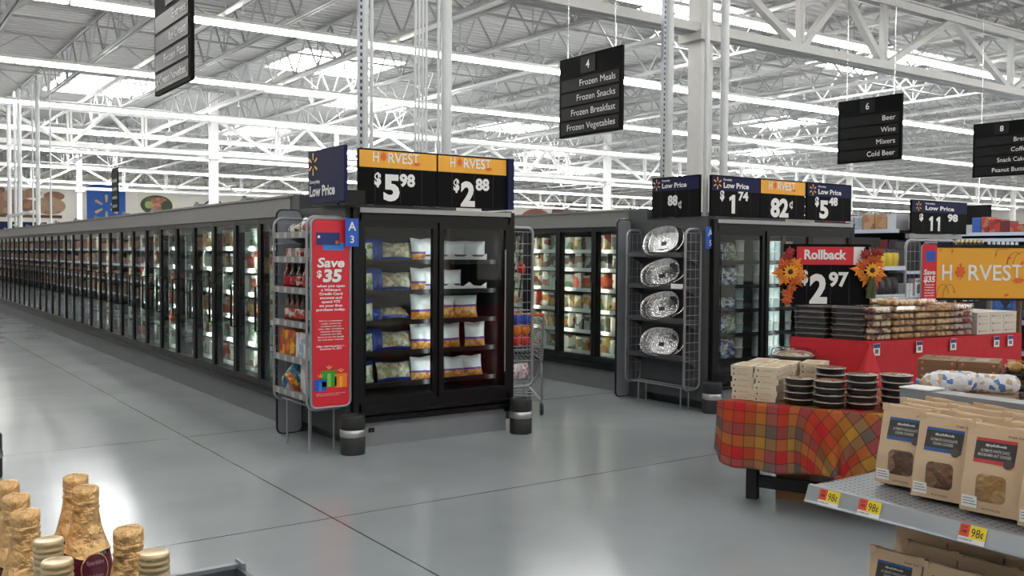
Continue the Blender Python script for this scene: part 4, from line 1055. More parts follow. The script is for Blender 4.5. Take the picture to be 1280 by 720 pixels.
for st, (x, y, n) in enumerate(((.435, .13, 4), (.625, .10, 4), (.80, .17, 5), (.985, .27, 5), (.56, .42, 5), (.76, .40, 4))):
    for k in range(n):
        inst('pie', pie, L1(x+random.uniform(-.003, .003), y+random.uniform(-.003, .003), TZ+.007+k*PH), random.uniform(0, 6),
             'black round pie, %s up in the %s' % (ORD[k], ('front stack beside the pastry boxes', 'front stack second from the boxes', 'taller third stack from the boxes', 'taller stack nearest the kraft bags', 'rear stack poking above the first two', 'hidden rear stack in the middle')[st]), 'pie', 'black round pies')
# covered platter behind the boxes
def platter():
    t = T('covered_platter', 'black covered party platter at the far corner behind the cream boxes', 'platter')
    b = MB(); b.lathe([(.13, 0), (.16, .012), (.165, .035), (.15, .037)], 0, 28); b.build('tray', pie_black, t)
    b = MB(); b.lathe([(.145, .035), (.12, .055), (.06, .066), (0, .068)], 0, 24); b.build('food', packmat('platter_food', [(.5, .36, .2), (.3, .12, .06), (.62, .55, .45), (.35, .3, .22)], 22, .5, bump=.8), t)
    b = MB(); b.lathe([(.162, .036), (.155, .075), (.12, .088), (0, .09)], 0, 28); b.build('lid', lid_clear, t)
    return t
inst('plat', platter, L1(.15, 1.08, TZ+.18), RZ1, 'black covered party platter at the far corner behind the cream boxes', 'platter')
b = MB(); b.box(-.13, .13, -.13, .13, 0, .173); b.box(-.131, .131, -.01, .01, 0, .174); o = b.build('storage_carton', carton_b); o.location = L1(.15, 1.08, TZ+.006); o.rotation_euler.z = RZ1; tag(o, 'brown carton carrying the covered platter behind the cream boxes', 'box')
# brown boxes, croissant packs and bread bags towards the kraft bags
brown_m = M('box_brown', (.23, .125, .065), .6); seal_m = M('box_seal', (.62, .25, .16), .5)
def brown_box():
    w, d, h = .235, .34, .042
    b = MB(); b.box(-w/2, w/2, -d/2, d/2, 0, h-.002, 0); b.box(-w/2-.001, w/2+.001, -d/2-.001, d/2+.001, h-.014, h-.001, 0)
    for x in (-.09, .09): b.prism(disc(x, h*.55, .008, 10), (0, -d/2-.0013, 0), X_, Z_, .0005, 1)
    b.prism(disc(.13, h*.55, .008, 10), (w/2+.001, 0, 0), Y_, Z_, .0006, 1); b.prism(disc(-.13, h*.55, .008, 10), (w/2+.001, 0, 0), Y_, Z_, .0006, 1)
    b.box(-.06, .06, -.10, .10, h-.001, h, 2)
    return b.build('bakery_box', [brown_m, seal_m, M('box_window', (.42, .33, .26), .15, var=.3, scale=40)])
for st, (x, y) in enumerate(((1.15, .98), (1.39, .98), (1.15, 1.33-.34+.0), )[:2]):
    for k in range(6):
        inst('brb', brown_box, L1(x, y, TZ+.007+k*.0435), RZ1+random.uniform(-.02, .02), 'brown bakery box, %s from the bottom of the %s' % (ORD[k], ('stack nearest the red tier fold', 'stack nearest the croissants')[st]), 'box', 'brown bakery boxes')
cro_m = packmat('croissant', [(.62, .36, .13), (.50, .25, .08), (.72, .50, .24), (.42, .19, .06), (.66, .42, .18)], 20, .5, bump=.8)
def croissant_pack():
    t = T('croissant_pack', '', 'croissants')
    b = MB(); b.box(-.11, .11, -.12, .12, 0, .012); b.box(-.115, .115, -.125, .125, .010, .014); b.build('tray', pie_black, t)
    for i in range(2):
        for j in range(2):
            b = MB(); n = 9; pts = []
            for k in range(n):
                a = PI*k/(n-1); pts.append((-.05+.10*i+.043*math.cos(a), -.058+.085*j+.045*math.sin(a), .045))
            vs = []; fs = []; m_ = 10
            for k, p in enumerate(pts):
                f = math.sin(PI*k/(n-1)); rr = .010+.022*f+.0025*(k % 2)
                a = PI*k/(n-1); d = Vector((math.cos(a), math.sin(a), 0))
                for q in range(m_): th = 2*PI*q/m_; vs.append(Vector(p)+d*(rr*math.cos(th))+Z_*(rr*math.sin(th)*1.05))
            for k in range(n-1):
                for q in range(m_): fs.append((k*m_+q, k*m_+(q+1) % m_, (k+1)*m_+(q+1) % m_, (k+1)*m_+q))
            b.add(vs, fs, 0, True); b.build('croissant', cro_m, t)
    b = MB(); b.grid(10, 8, lambda u, v: ((u-.5)*.22*(1-.12*v), 0, 0), 0) if False else b.add([(-.11, -.12, .014), (.11, -.12, .014), (.11, .12, .014), (-.11, .12, .014), (-.09, -.10, .088), (.09, -.10, .088), (.09, .10, .088), (-.09, .10, .088)], [(4, 5, 6, 7), (0, 1, 5, 4), (1, 2, 6, 5), (2, 3, 7, 6), (3, 0, 4, 7)], 0)
    b.build('lid', lid_clear, t); return t
for st, (x, y, n) in enumerate(((1.64, .94, 3), (1.90-.02, .98, 3))):
    for k in range(n):
        inst('cro', croissant_pack, L1(x, y, TZ+.007+k*.09), RZ1+.05*k, 'croissant clamshell pack, %s from the bottom %s' % (ORD[k], ('beside the brown boxes', 'farthest along behind the kraft bags')[st]), 'croissants', 'croissant packs')
for i, (x, y, h) in enumerate(((1.22, .30, .135), (1.50, .36, .12))):
    b = MB(); b.box(-.14, .14, -.15, .15, 0, h); b.box(-.02, .02, -.1505, .1505, 0, h+.0005); o = b.build('storage_carton', brown_m); o.location = L1(x, y, TZ+.006); o.rotation_euler.z = RZ1; tag(o, 'plain brown carton under the %s bread bags' % ('nearest' if i == 0 else 'rear'), 'box')
bread_m = packmat('bread_bag', [(.74, .74, .76), (.68, .68, .70), (.10, .22, .50), (.76, .76, .78), (.55, .40, .26), (.72, .74, .78)], 34, .18, bump=.9)
def bread():
    b = MB()
    prof = [(.004, 0), (.018, .01), (.010, .03), (.045, .06), (.056, .10), (.054, .18), (.056, .26), (.050, .30), (.02, .325), (0, .33)]
    b.lathe(prof, 0, 18, sx=1.1, sy=.85); b.xf(Matrix.Rotation(PI/2, 4, 'Y'))
    for v in b.v: v.y += .006*math.sin(v.x*60)
    return b.build('bread_bag', bread_m)
for i, (x, y, z, a) in enumerate(((1.10, .22, .135, .35), (1.12, .34, .135, .25), (1.33, .40, .125, .2))):
    inst('bread', bread, L1(x, y, TZ+.007+z+.047), RZ1+a, 'white and blue bread bag lying flat, %s from the pies' % ORD[i], 'bread', 'bread bags')
flyer = packmat('flyer', [(.6, .35, .4), (.7, .65, .68), (.3, .2, .4), (.75, .72, .72)], 18)
b = MB(); b.grid(8, 6, lambda u, v: (u*.20, v*.14, .006*math.sin(u*5+v*3)+.007), 0); b.grid(8, 6, lambda u, v: (u*.20, v*.14, .006*math.sin(u*5+v*3)+.004), 0)
o = b.build('flyer', flyer); o.location = L1(1.10, .16, TZ+.15); o.rotation_euler.z = RZ1+.3; tag(o, 'crumpled pink and white leaflet beside the bread bags', 'paper')
# ------------------------------------------------------------------ red tier behind
QL, QC, QR = Vector((5.90, 4.69, 0)), Vector((6.05, 4.10, 0)), Vector((7.88, 3.95, 0)); QB = QR+(QL-QC)
RT = .995
red_cloth = M('red_cloth', (.56, .02, .032), .75, bump=.15, bscale=20)
t = T('display_riser', 'red cloth covered riser stacked with trays behind the plaid table', 'riser', tuple(QC))
b = MB(); poly = [QL, QC, QR, QB]
cen = (QL+QC+QR+QB)/4
b.add([p+(cen-p)*.03+Z_*.02 for p in poly]+[p+(cen-p)*.03+Z_*(RT-.006) for p in poly], [(3, 2, 1, 0), (4, 5, 6, 7), (0, 1, 5, 4), (1, 2, 6, 5), (2, 3, 7, 6), (3, 0, 4, 7)]); b.build('platform', M('riser_board', (.14, .08, .05), .6), t, world=True)
b = MB()
def skirt(p, q, n_):
    d = q-p; nn = Vector((d.y, -d.x, 0)).normalized()
    ln = d.length
    b.grid(int(ln*40), 16, lambda u, v: p+d*u+nn*(.004+.03*v*v+.012*v*math.sin(u*ln*14)+.006*v*math.sin(u*ln*31+2)-.03*v*v*math.exp(-((u-.5)*9)**2))+Z_*(RT+.004-v*.93), 0, True)
skirt(QL, QC, 0); skirt(QC, QR, 0); skirt(QB, QL, 0); skirt(QR, QB, 0)
b.add([p+Z_*(RT+.004) for p in poly], [(0, 1, 2, 3)])
b.build('cloth', red_cloth, t, world=True)
b = MB(); nC = (QC-cen).normalized()
b.grid(10, 12, lambda u, v: QC+Z_*(RT+.002-v*.30)+nC*(.01+.13*v*math.sin(PI*u)**.8)+(Vector((-nC.y, nC.x, 0))*((u-.5)*.22*v)), 0, True)
b.build('corner_fold', M('red_cloth_light', (.62, .025, .035), .7), t, world=True)
tagn = M('tag_navy', (.03, .04, .2), .4)
for i, (f, q) in enumerate(((.02, 0), (.28, 0), (.5, 0), (.80, 0), (.90, 0))):
    p = QC+(QR-QC)*f; d = (QR-QC).normalized(); nn = Vector((d.y, -d.x, 0)); p = p+nn*.022
    b = MB(); tl = Vector((0, 0, .995))
    b.prism([(-.035, -.085), (.035, -.085), (.035, .0), (-.035, .0)], p+Z_*.985, d, Z_, .002, 0); b.prism([(-.033, -.030), (.033, -.030), (.033, -.002), (-.033, -.002)], p+Z_*.985+nn*.002, d, Z_, .001, 1); b.prism([(-.018, -.07), (.018, -.07), (.018, -.04), (-.018, -.04)], p+Z_*.985+nn*.002, d, Z_, .0008, 2)
    tag(b.build('price_card', [white_print, tagn, dim_print], base=True), 'small white and navy price card on the red cloth, %s from the corner fold' % ORD[i], 'card')
# black lidded trays
tray_glint_rim = M('tray_glint_rim', (.30, .29, .28), .2)  # pale rim colour stands in for silver highlights on the lidded trays
def tray():
    t = T('black_tray', '', 'tray')
    b = MB(); b.prism(rrect(.24, .20, .03, 3, -.12, -.10), (0, 0, 0), X_, Y_, .028, 0); b.build('pan', pie_black, t); b = MB(); b.prism(rrect(.256, .216, .03, 3, -.128, -.108), (0, 0, .0262), X_, Y_, .003, 0); b.build('rim', tray_glint_rim, t)
    b = MB(); b.prism(rrect(.20, .16, .03, 3, -.10, -.08), (0, 0, .028), X_, Y_, .008, 0); b.build('food', M('tray_food', (.10, .045, .03), .4, var=.5, scale=30), t)
    b = MB(); b.prism(rrect(.25, .21, .03, 3, -.125, -.105), (0, 0, .0295), X_, Y_, .002, 0); b.prism(rrect(.21, .17, .03, 3, -.105, -.085), (0, 0, .0315), X_, Y_, .009, 0); b.build('lid', lid_sheen, t)
    return t
dLC = (QC-QL).normalized(); aLC = math.atan2(dLC.y, dLC.x); nin = Vector((-dLC.y, dLC.x, 0))
for st, (f, dpt, n) in enumerate(((.13, .14, 6), (.41, .16, 6), (.13, .42, 6), (.41, .44, 5))):
    for k in range(n):
        inst('tray', tray, QL+dLC*(f+.0)+nin*(dpt+random.uniform(-.01, .01))+Z_*(RT+.006+k*.041), aLC+random.uniform(-.06, .06), 'black lidded food tray, %s up in the %s' % (ORD[k], ('stack at the far red riser end', 'stack nearest the cookie packs', 'back stack at the far riser end', 'back stack behind the cookie side')[st]), 'tray', 'black lidded trays')
# cookie clamshells
cook = packmat('cookies', [(.60, .36, .14), (.48, .26, .10), (.68, .48, .26), (.36, .17, .08), (.62, .42, .2)], 28, .5, bump=.7)
cook2 = packmat('cookies_cream', [(.66, .52, .34), (.16, .06, .05), (.60, .44, .26), (.70, .58, .42), (.2, .08, .06)], 26, .5, bump=.7)
cook3 = packmat('cookies_berry', [(.36, .05, .06), (.55, .40, .32), (.48, .36, .30), (.30, .05, .05), (.6, .5, .42)], 22, .5, bump=.7)
def clam(nm, mm):
    def f():
        t = T('cookie_pack', '', 'cookies')
        b = MB()
        for i in range(4):
            for j in range(3): b.lathe([(.0, .004), (.034, .004), (.038, .014), (.034, .034), (.015, .04), (0, .041)], 0, 10, (-.084+.056*i, -.06+.06*j, 0), sx=.75, sy=.8)
        b.build('cookies', mm, t); t.children[0]['kind'] = 'stuff'
        b = MB(); v_ = [(-.11, -.09, 0), (.11, -.09, 0), (.11, .09, 0), (-.11, .09, 0), (-.118, -.098, .02), (.118, -.098, .02), (.118, .098, .02), (-.118, .098, .02), (-.105, -.085, .049), (.105, -.085, .049), (.105, .085, .049), (-.105, .085, .049)]
        b.add(v_, [(0, 1, 5, 4), (1, 2, 6, 5), (2, 3, 7, 6), (3, 0, 4, 7), (4, 5, 9, 8), (5, 6, 10, 9), (6, 7, 11, 10), (7, 4, 8, 11), (8, 9, 10, 11), (3, 2, 1, 0)]); b.build('clamshell', lid_clear, t)
        return t
    return f
dCR = (QR-QC).normalized(); aCR = math.atan2(dCR.y, dCR.x); nCR = Vector((-dCR.y, dCR.x, 0))
CS = (('cream and dark cookies', cook2, .16, 5), ('golden cookies beside the cream ones', cook, .42, 6), ('golden cookies in the middle', cook, .67, 6), ('golden cookies before the berry pastries', cook, .90, 5), ('dark berry pastries', cook3, 1.13, 5))
for st, (nm, mm, f, n) in enumerate(CS):
    for row in range(2):
        for k in range(n):
            inst('clam'+str(mm.name), clam(nm, mm), QC+dCR*f+nCR*(.12+.22*row)+Z_*(RT+.006+k*.0495), aCR+random.uniform(-.05, .05), 'clear pack of %s, %s up, %s stack' % (nm, ORD[k], ('front', 'back')[row]), 'cookies', 'clear cookie packs')
wbox = M('box_white_cake', (.66, .61, .54), .55, var=.03)
def cake_box():
    w, d, h = .17, .20, .058
    b = MB(); b.box(-w/2, w/2, -d/2, d/2, 0, h-.002, 0); b.box(-w/2-.001, w/2+.001, -d/2-.001, d/2+.001, h-.014, h-.001, 0)
    b.prism(disc(-.055, h*.45, .008, 8), (0, -d/2-.001, 0), X_, Z_, .0006, 1); b.box(-.035, .05, -d/2-.0012, -d/2, h*.38, h*.52, 2)
    return b.build('cake_box', [wbox, M('box_mark', (.12, .07, .04), .6), M('box_print_soft', (.58, .40, .24), .6)])
for st in range(3):
    for row in range(2):
        for k in range(3):
            inst('cake', cake_box, QC+dCR*(1.36+st*.175)+nCR*(.12+.21*row)+Z_*(RT+.006+k*.0585), aCR, 'white cake box, %s from the bottom, %s stack from the berry pastries, %s row' % (ORD[k], ORD[st], ('front', 'back')[row]), 'box', 'white cake boxes')
# rollback sign on a pole
t = T('rollback_sign', 'black and red Rollback sign reading $2.97 on a grey pole', 'sign', (6.0, 4.45, RT))
r_ = Vector((.82, -.572, 0)).normalized(); n_ = r_.cross(Z_)
w_, h_ = .66, .46; o = Vector((6.115, 4.51, 1.245))-r_*(w_/2)-r_*.02
b = MB(); b.prism([(0, 0), (w_, 0), (w_, h_), (0, h_)], o-n_*.02, r_, Z_, .02, 0)
for x in (.18, .36, .5): b.prism([(x, .01), (x+.002, .01), (x+.002, h_*.64), (x, h_*.64)], o, r_, Z_, .001, 6)
b.build('panel', PM, t, world=True)
b = MB(); b.prism([(.10, h_*.66), (.53, h_*.66), (.53, h_-.02), (.10, h_-.02)], o, r_, Z_, .004, 0); b.prism([(.53, h_*.66), (.615, h_*.66), (.615, h_-.02), (.53, h_-.02)], o, r_, Z_, .004, 1); b.build('header', [promo_red, white_print], t, world=True)
b = MB(); f_ = o+n_*.004; b.text('Rollback', f_+r_*.155+Z_*(h_*.755), r_, Z_, .072, 0, width=.32, bold=.035); b.build('header_lettering', white_print, t, world=True)
b = MB(); b.text('$', o+r_*.138+Z_*.165, r_, Z_, .10, 0, width=.05, bold=.03); b.text('2', o+r_*.20+Z_*.02, r_, Z_, .215, 0, width=.135, bold=.04, off=.003); b.text('97', o+r_*.345+Z_*.145, r_, Z_, .105, 0, width=.15, bold=.04, off=.003); b.build('price_lettering', white_print, t, world=True)
b = MB(); pc = o+r_*(w_/2)-n_*.03; b.tube([Vector((pc.x, pc.y, RT+.005)), Vector((pc.x, pc.y, 1.7))], .011, n=10); b.lathe([(.05, .0), (.05, .006), (.012, .012)], 0, 16, (pc.x, pc.y, RT+.005)); b.build('pole', tube_grey, t, world=True)
# wreaths
lf_m = [M('leaf_fall_orange', (.80, .24, .02), .6, var=.3, scale=20), M('leaf_fall_red', (.30, .02, .02), .6, var=.3), M('leaf_fall_rust', (.55, .10, .02), .6, var=.3, scale=20)]
MAPLE = [(0, -.3), (.10, 0), (.45, -.10), (.36, .12), (.72, .30), (.42, .38), (.46, .62), (.20, .52), (0, 1.0), (-.20, .52), (-.46, .62), (-.42, .38), (-.72, .30), (-.36, .12), (-.45, -.10), (-.10, 0)]
def wreath(label, c, seed, bow):
    rd = random.Random(seed); t = T('autumn_decoration', label, 'decoration', tuple(c))
    def leaf(px, pz, ang, size, m_, tilt, off):
        b = MB(); vs = []
        for x, y in MAPLE:
            yy = y+.3; v = Vector((x*size, -.18*size*(x*x)+tilt*yy*size*.3, yy*size)); v = Matrix.Rotation(ang, 3, 'Y') @ v
            p = c+r_*(v.x+px)+Z_*(v.z+pz)+n_*(off-v.y); vs.append(p)
        k = len(vs); cpt = c+r_*px+Z_*pz+n_*(off+.006); ctr = sum(vs, Vector())/k+n_*.012
        vs.append(ctr); b.add(vs, [(i, (i+1) % k, k) for i in range(k)], 0); b.build('leaf', m_, t, world=True)
    for i in range(7):
        a = i*2*PI/7+rd.uniform(-.3, .3); leaf(.02*math.sin(a), .02*math.cos(a), a, rd.uniform(.085, .11), lf_m[0] if i % 3 else lf_m[2], rd.uniform(-.4, .4), .012+.004*i)
    for i in range(5): leaf(rd.uniform(-.03, .05), .07+rd.uniform(0, .05), rd.uniform(-.9, .9), .065, lf_m[1], rd.uniform(-.4, .4), .03+.004*i)
    for i in range(4 if not bow else 2): leaf(rd.uniform(-.03, .02), -.09-.03*i, PI+rd.uniform(-.3, .3), .07, lf_m[2], .2, .02+.004*i)
    b = MB()
    for k in range(12):
        a = 2*PI*k/12; d = r_*math.cos(a)+Z_*math.sin(a); e = -r_*math.sin(a)+Z_*math.cos(a)
        b.add([c+n_*.062+d*.012, c+n_*.07+d*.035+e*.012, c+n_*.066+d*.062, c+n_*.07+d*.035-e*.012], [(0, 3, 2, 1)])
    b.build('petals', M('petal_yellow', (.90, .45, .03), .55), t, world=True)
    b = MB(); b.lathe([(.02, 0), (.017, .008), (0, .012)], 0, 14); m_ = Matrix(((r_.x, 0, n_.x), (r_.y, 0, n_.y), (0, 1, 0))).to_4x4(); b.xf(Matrix.Translation(c+n_*.066) @ m_); b.build('flower_centre', M('flower_brown', (.06, .02, .01), .7), t, world=True)
    b = MB(); b.tube([c+Z_*.13+n_*.004, c+Z_*.155+n_*.012, c+Z_*.175-n_*.004, c+Z_*.16-n_*.03], .004, n=6); b.build('hook', tube_grey, t, world=True)
    if bow:
        b = MB()
        for s_ in (-1, 1): b.tube([c+n_*.05-Z_*.04, c+n_*.05-Z_*.12+r_*.012*s_, c+n_*.04-Z_*.21+r_*.016*s_], .016, n=8, r2=.022)
        b.build('ribbon', M('ribbon_green', (.06, .085, .03), .6, bump=.3), t, world=True)
    else:
        b = MB(); b.tube([c+n_*.03-Z_*.10, c+n_*.03-Z_*.25], .013, n=6, r2=.005); b.build('ribbon', lf_m[2], t, world=True)
wreath('orange leaf and sunflower bunch on the far corner of the Rollback sign', o+r_*.035+Z_*.25+n_*.004, 1, False)
wreath('orange leaf and sunflower bunch with green ribbon, Rollback sign corner by the white boxes', o+r_*(w_-.01)+Z_*.265+n_*.004, 2, True)

# ------------------------------------------------------------------ near shelf of kraft bags
def perf_mat():
    m, t, b, N, L = nodes('shelf_perforated')
    tc = N.new('ShaderNodeTexCoord'); mp = N.new('ShaderNodeMapping'); mp.inputs['Scale'].default_value = (1/.022, 1/.022, 1); L.new(tc.outputs['Object'], mp.inputs[0])
    sx = N.new('ShaderNodeSeparateXYZ'); L.new(mp.outputs[0], sx.inputs[0])
    fy = N.new('ShaderNodeMath'); fy.operation = 'FRACT'; L.new(sx.outputs['Y'], fy.inputs[0])
    fl = N.new('ShaderNodeMath'); fl.operation = 'FLOOR'; L.new(sx.outputs['Y'], fl.inputs[0])
    hf = N.new('ShaderNodeMath'); hf.operation = 'MULTIPLY_ADD'; hf.inputs[1].default_value = .5; L.new(fl.outputs[0], hf.inputs[0]); L.new(sx.outputs['X'], hf.inputs[2])
    fx = N.new('ShaderNodeMath'); fx.operation = 'FRACT'; L.new(hf.outputs[0], fx.inputs[0])
    cb = N.new('ShaderNodeCombineXYZ'); L.new(fx.outputs[0], cb.inputs[0]); L.new(fy.outputs[0], cb.inputs[1])
    ds = N.new('ShaderNodeVectorMath'); ds.operation = 'DISTANCE'; ds.inputs[1].default_value = (.5, .5, 0); L.new(cb.outputs[0], ds.inputs[0])
    lt = N.new('ShaderNodeMath'); lt.operation = 'LESS_THAN'; lt.inputs[1].default_value = .23; L.new(ds.outputs['Value'], lt.inputs[0])
    mx = N.new('ShaderNodeMix'); mx.data_type = 'RGBA'; mx.inputs[6].default_value = (.27, .29, .315, 1); mx.inputs[7].default_value = (.05, .05, .055, 1)
    L.new(lt.outputs[0], mx.inputs[0]); L.new(mx.outputs[2], b.inputs['Base Color']); S(b, Roughness=.35, Metallic=.2); return m
gm = M('gondola_grey', (.25, .27, .295), .35, .25)
SX0, SX1, SY0, SY1, SZ = 2.29, 2.75, -.65, 1.75, .948
t = T('shelf_unit', 'grey metal shop shelf holding the kraft cookie bags', 'shelf', ((SX0+SX1)/2, .5, 0))
b = MB(); b.box(SX0+.02, SX1-.02, SY0, SY1, SZ-.028, SZ, 0); b.box(SX0+.05, SX0+.40, SY1-.002, SY1+.001, SZ-.05, SZ-.0, 1); sh = b.build('shelf', [perf_mat(), gm], t, world=True)
b = MB(); poly = [(0, .008), (.016, .048), (.026, .050), (.030, .044), (.012, .004), (.004, -.002), (-.004, .003)]
b.prism(poly, (SX0-.012, SY1, SZ-.044), X_, Z_, -(SY0-SY1) if False else (SY1-SY0), 0); b.build('price_rail', galv, t, world=True)
b = MB(); b.box(SX0+.06, SX1-.02, SY0, SY1, .545, .57); b.box(SX0+.045, SX0+.06, SY0, SY1, .525, .575); b.build('shelf', gm, t, world=True)
b = MB(); b.box(SX0, SX1-.02, SY0, SY1, .10, .13); b.box(SX0+.01, SX0+.03, SY0, SY1, 0, .10); b.build('base_shelf', gm, t, world=True)
b = MB(); b.box(SX1-.015, SX1+.015, SY0, SY1-.04, .10, 1.19); b.build('back_panel', M('gondola_back', (.24, .25, .27), .5), t, world=True)
for y in (SY1-.04, .55, SY0+.04):
    b = MB(); b.box(SX1-.025, SX1+.025, y-.016, y+.016, 0, 1.205, 0)
    z = .2
    while z < 1.19:
        b.box(SX1-.0265, SX1-.0245, y-.006, y+.006, z, z+.028, 1); b.box(SX1-.006, SX1+.006, y+.0155, y+.0175, z, z+.028, 1); z += .05
    b.build('upright', [gm, black_matte], t, world=True)
b = MB(); b.box(SX1-.04, SX1+.04, SY0, SY1-.02, 1.165, 1.205); b.box(SX1-.045, SX1+.045, SY1-.12, SY1-.02, 1.207, 1.211, 1) ; b.build('top_rail', [gm, white_print], t, world=True)
for y in (SY1-.04, .55):
    b = MB(); b.prism([(0, 0), (-.40, 0), (-.40, -.02), (-.05, -.09), (0, -.09)], (SX1-.03, y, SZ-.028), X_, Z_, .004, 0); b.build('shelf_bracket', gm, t, world=True)
# price tags on the rail
tg_y = M('tag_yellow', (.85, .66, .02), .45, var=.02); tg_r = M('tag_red', (.75, .07, .03), .45); ink = M('ink', (.02, .02, .02), .5)
rr_ = Vector((0, -1, 0)); uu_ = Vector((.016, 0, .040)).normalized(); nn_ = rr_.cross(uu_)
for i, (y, l) in enumerate(((1.705, 'beside the shelf corner'), (1.575, 'below the first kraft bag'), (1.285, 'below the red labelled kraft bag'), (.98, 'beyond the red labelled bag'), (.70, 'farthest along the rail'))):
    t = T('price_tag', 'yellow 98 cents price tag on the rail '+l, 'price tag', (SX0, y, SZ-.02), 0, 'shelf rail price tags')
    o = Vector((SX0-.0122, y, SZ-.0365))
    b = MB(); q = o+nn_*.0015
    b.prism([(0, -.004), (.068, -.004), (.068, .041), (0, .041)], q, rr_, uu_, .0008, 0); b.prism([(0, .010), (.026, .010), (.026, .041), (0, .041)], q+nn_*.0008, rr_, uu_, .0006, 1); b.prism([(.026, .008), (.068, .008), (.068, .041), (.026, .041)], q+nn_*.0008, rr_, uu_, .0006, 2); b.build('card', [white_print, tg_r, tg_y], t, world=True)
    b = MB(); q = q+nn_*.0015; b.text('98', q+rr_*.031+uu_*.013, rr_, uu_, .022, 0, width=.022, bold=.0, off=.0006); b.text('¢', q+rr_*.0545+uu_*.014, rr_, uu_, .015, 0, width=.008, bold=0., off=.0006)
    b.text('LOW', q+rr_*.004+uu_*.031, rr_, uu_, .005, 0, width=.016, bold=.02, off=.0006); b.text('.98', q+rr_*.004+uu_*.019, rr_, uu_, .008, 0, width=.016, bold=.02, off=.0006); b.text('COOKIES 8 OZ', q+rr_*.002+uu_*.001, rr_, uu_, .0045, 0, width=.035, bold=.02, off=.0006); b.build('lettering', ink, t, world=True)
kraft = M('kraft_paper', (.62, .455, .30), .8, var=.07, scale=6, bump=.25, bscale=30); kraft_roll = M('kraft_roll', (.64, .475, .31), .75, bump=.2)
lab_blk = M('label_charcoal', (.035, .032, .032), .5); lab_bl = M('label_blue', (.015, .09, .30), .45); lab_rd = M('label_red_band', (.55, .035, .045), .45)
lab_txt = M('label_text', (.50, .48, .45), .5); lab_dim = M('label_text_dim', (.30, .29, .27), .5)
cookw = {'choc': packmat('window_choc', [(.16, .07, .03), (.22, .11, .05), (.10, .04, .02), (.28, .15, .07), (.13, .06, .03)], 30, .12, bump=.9), 'gold': packmat('window_gold', [(.48, .30, .11), (.40, .22, .07), (.55, .38, .16), (.35, .2, .08)], 24, .12, bump=.9)}
BWd, BH, BD = .152, .225, .07
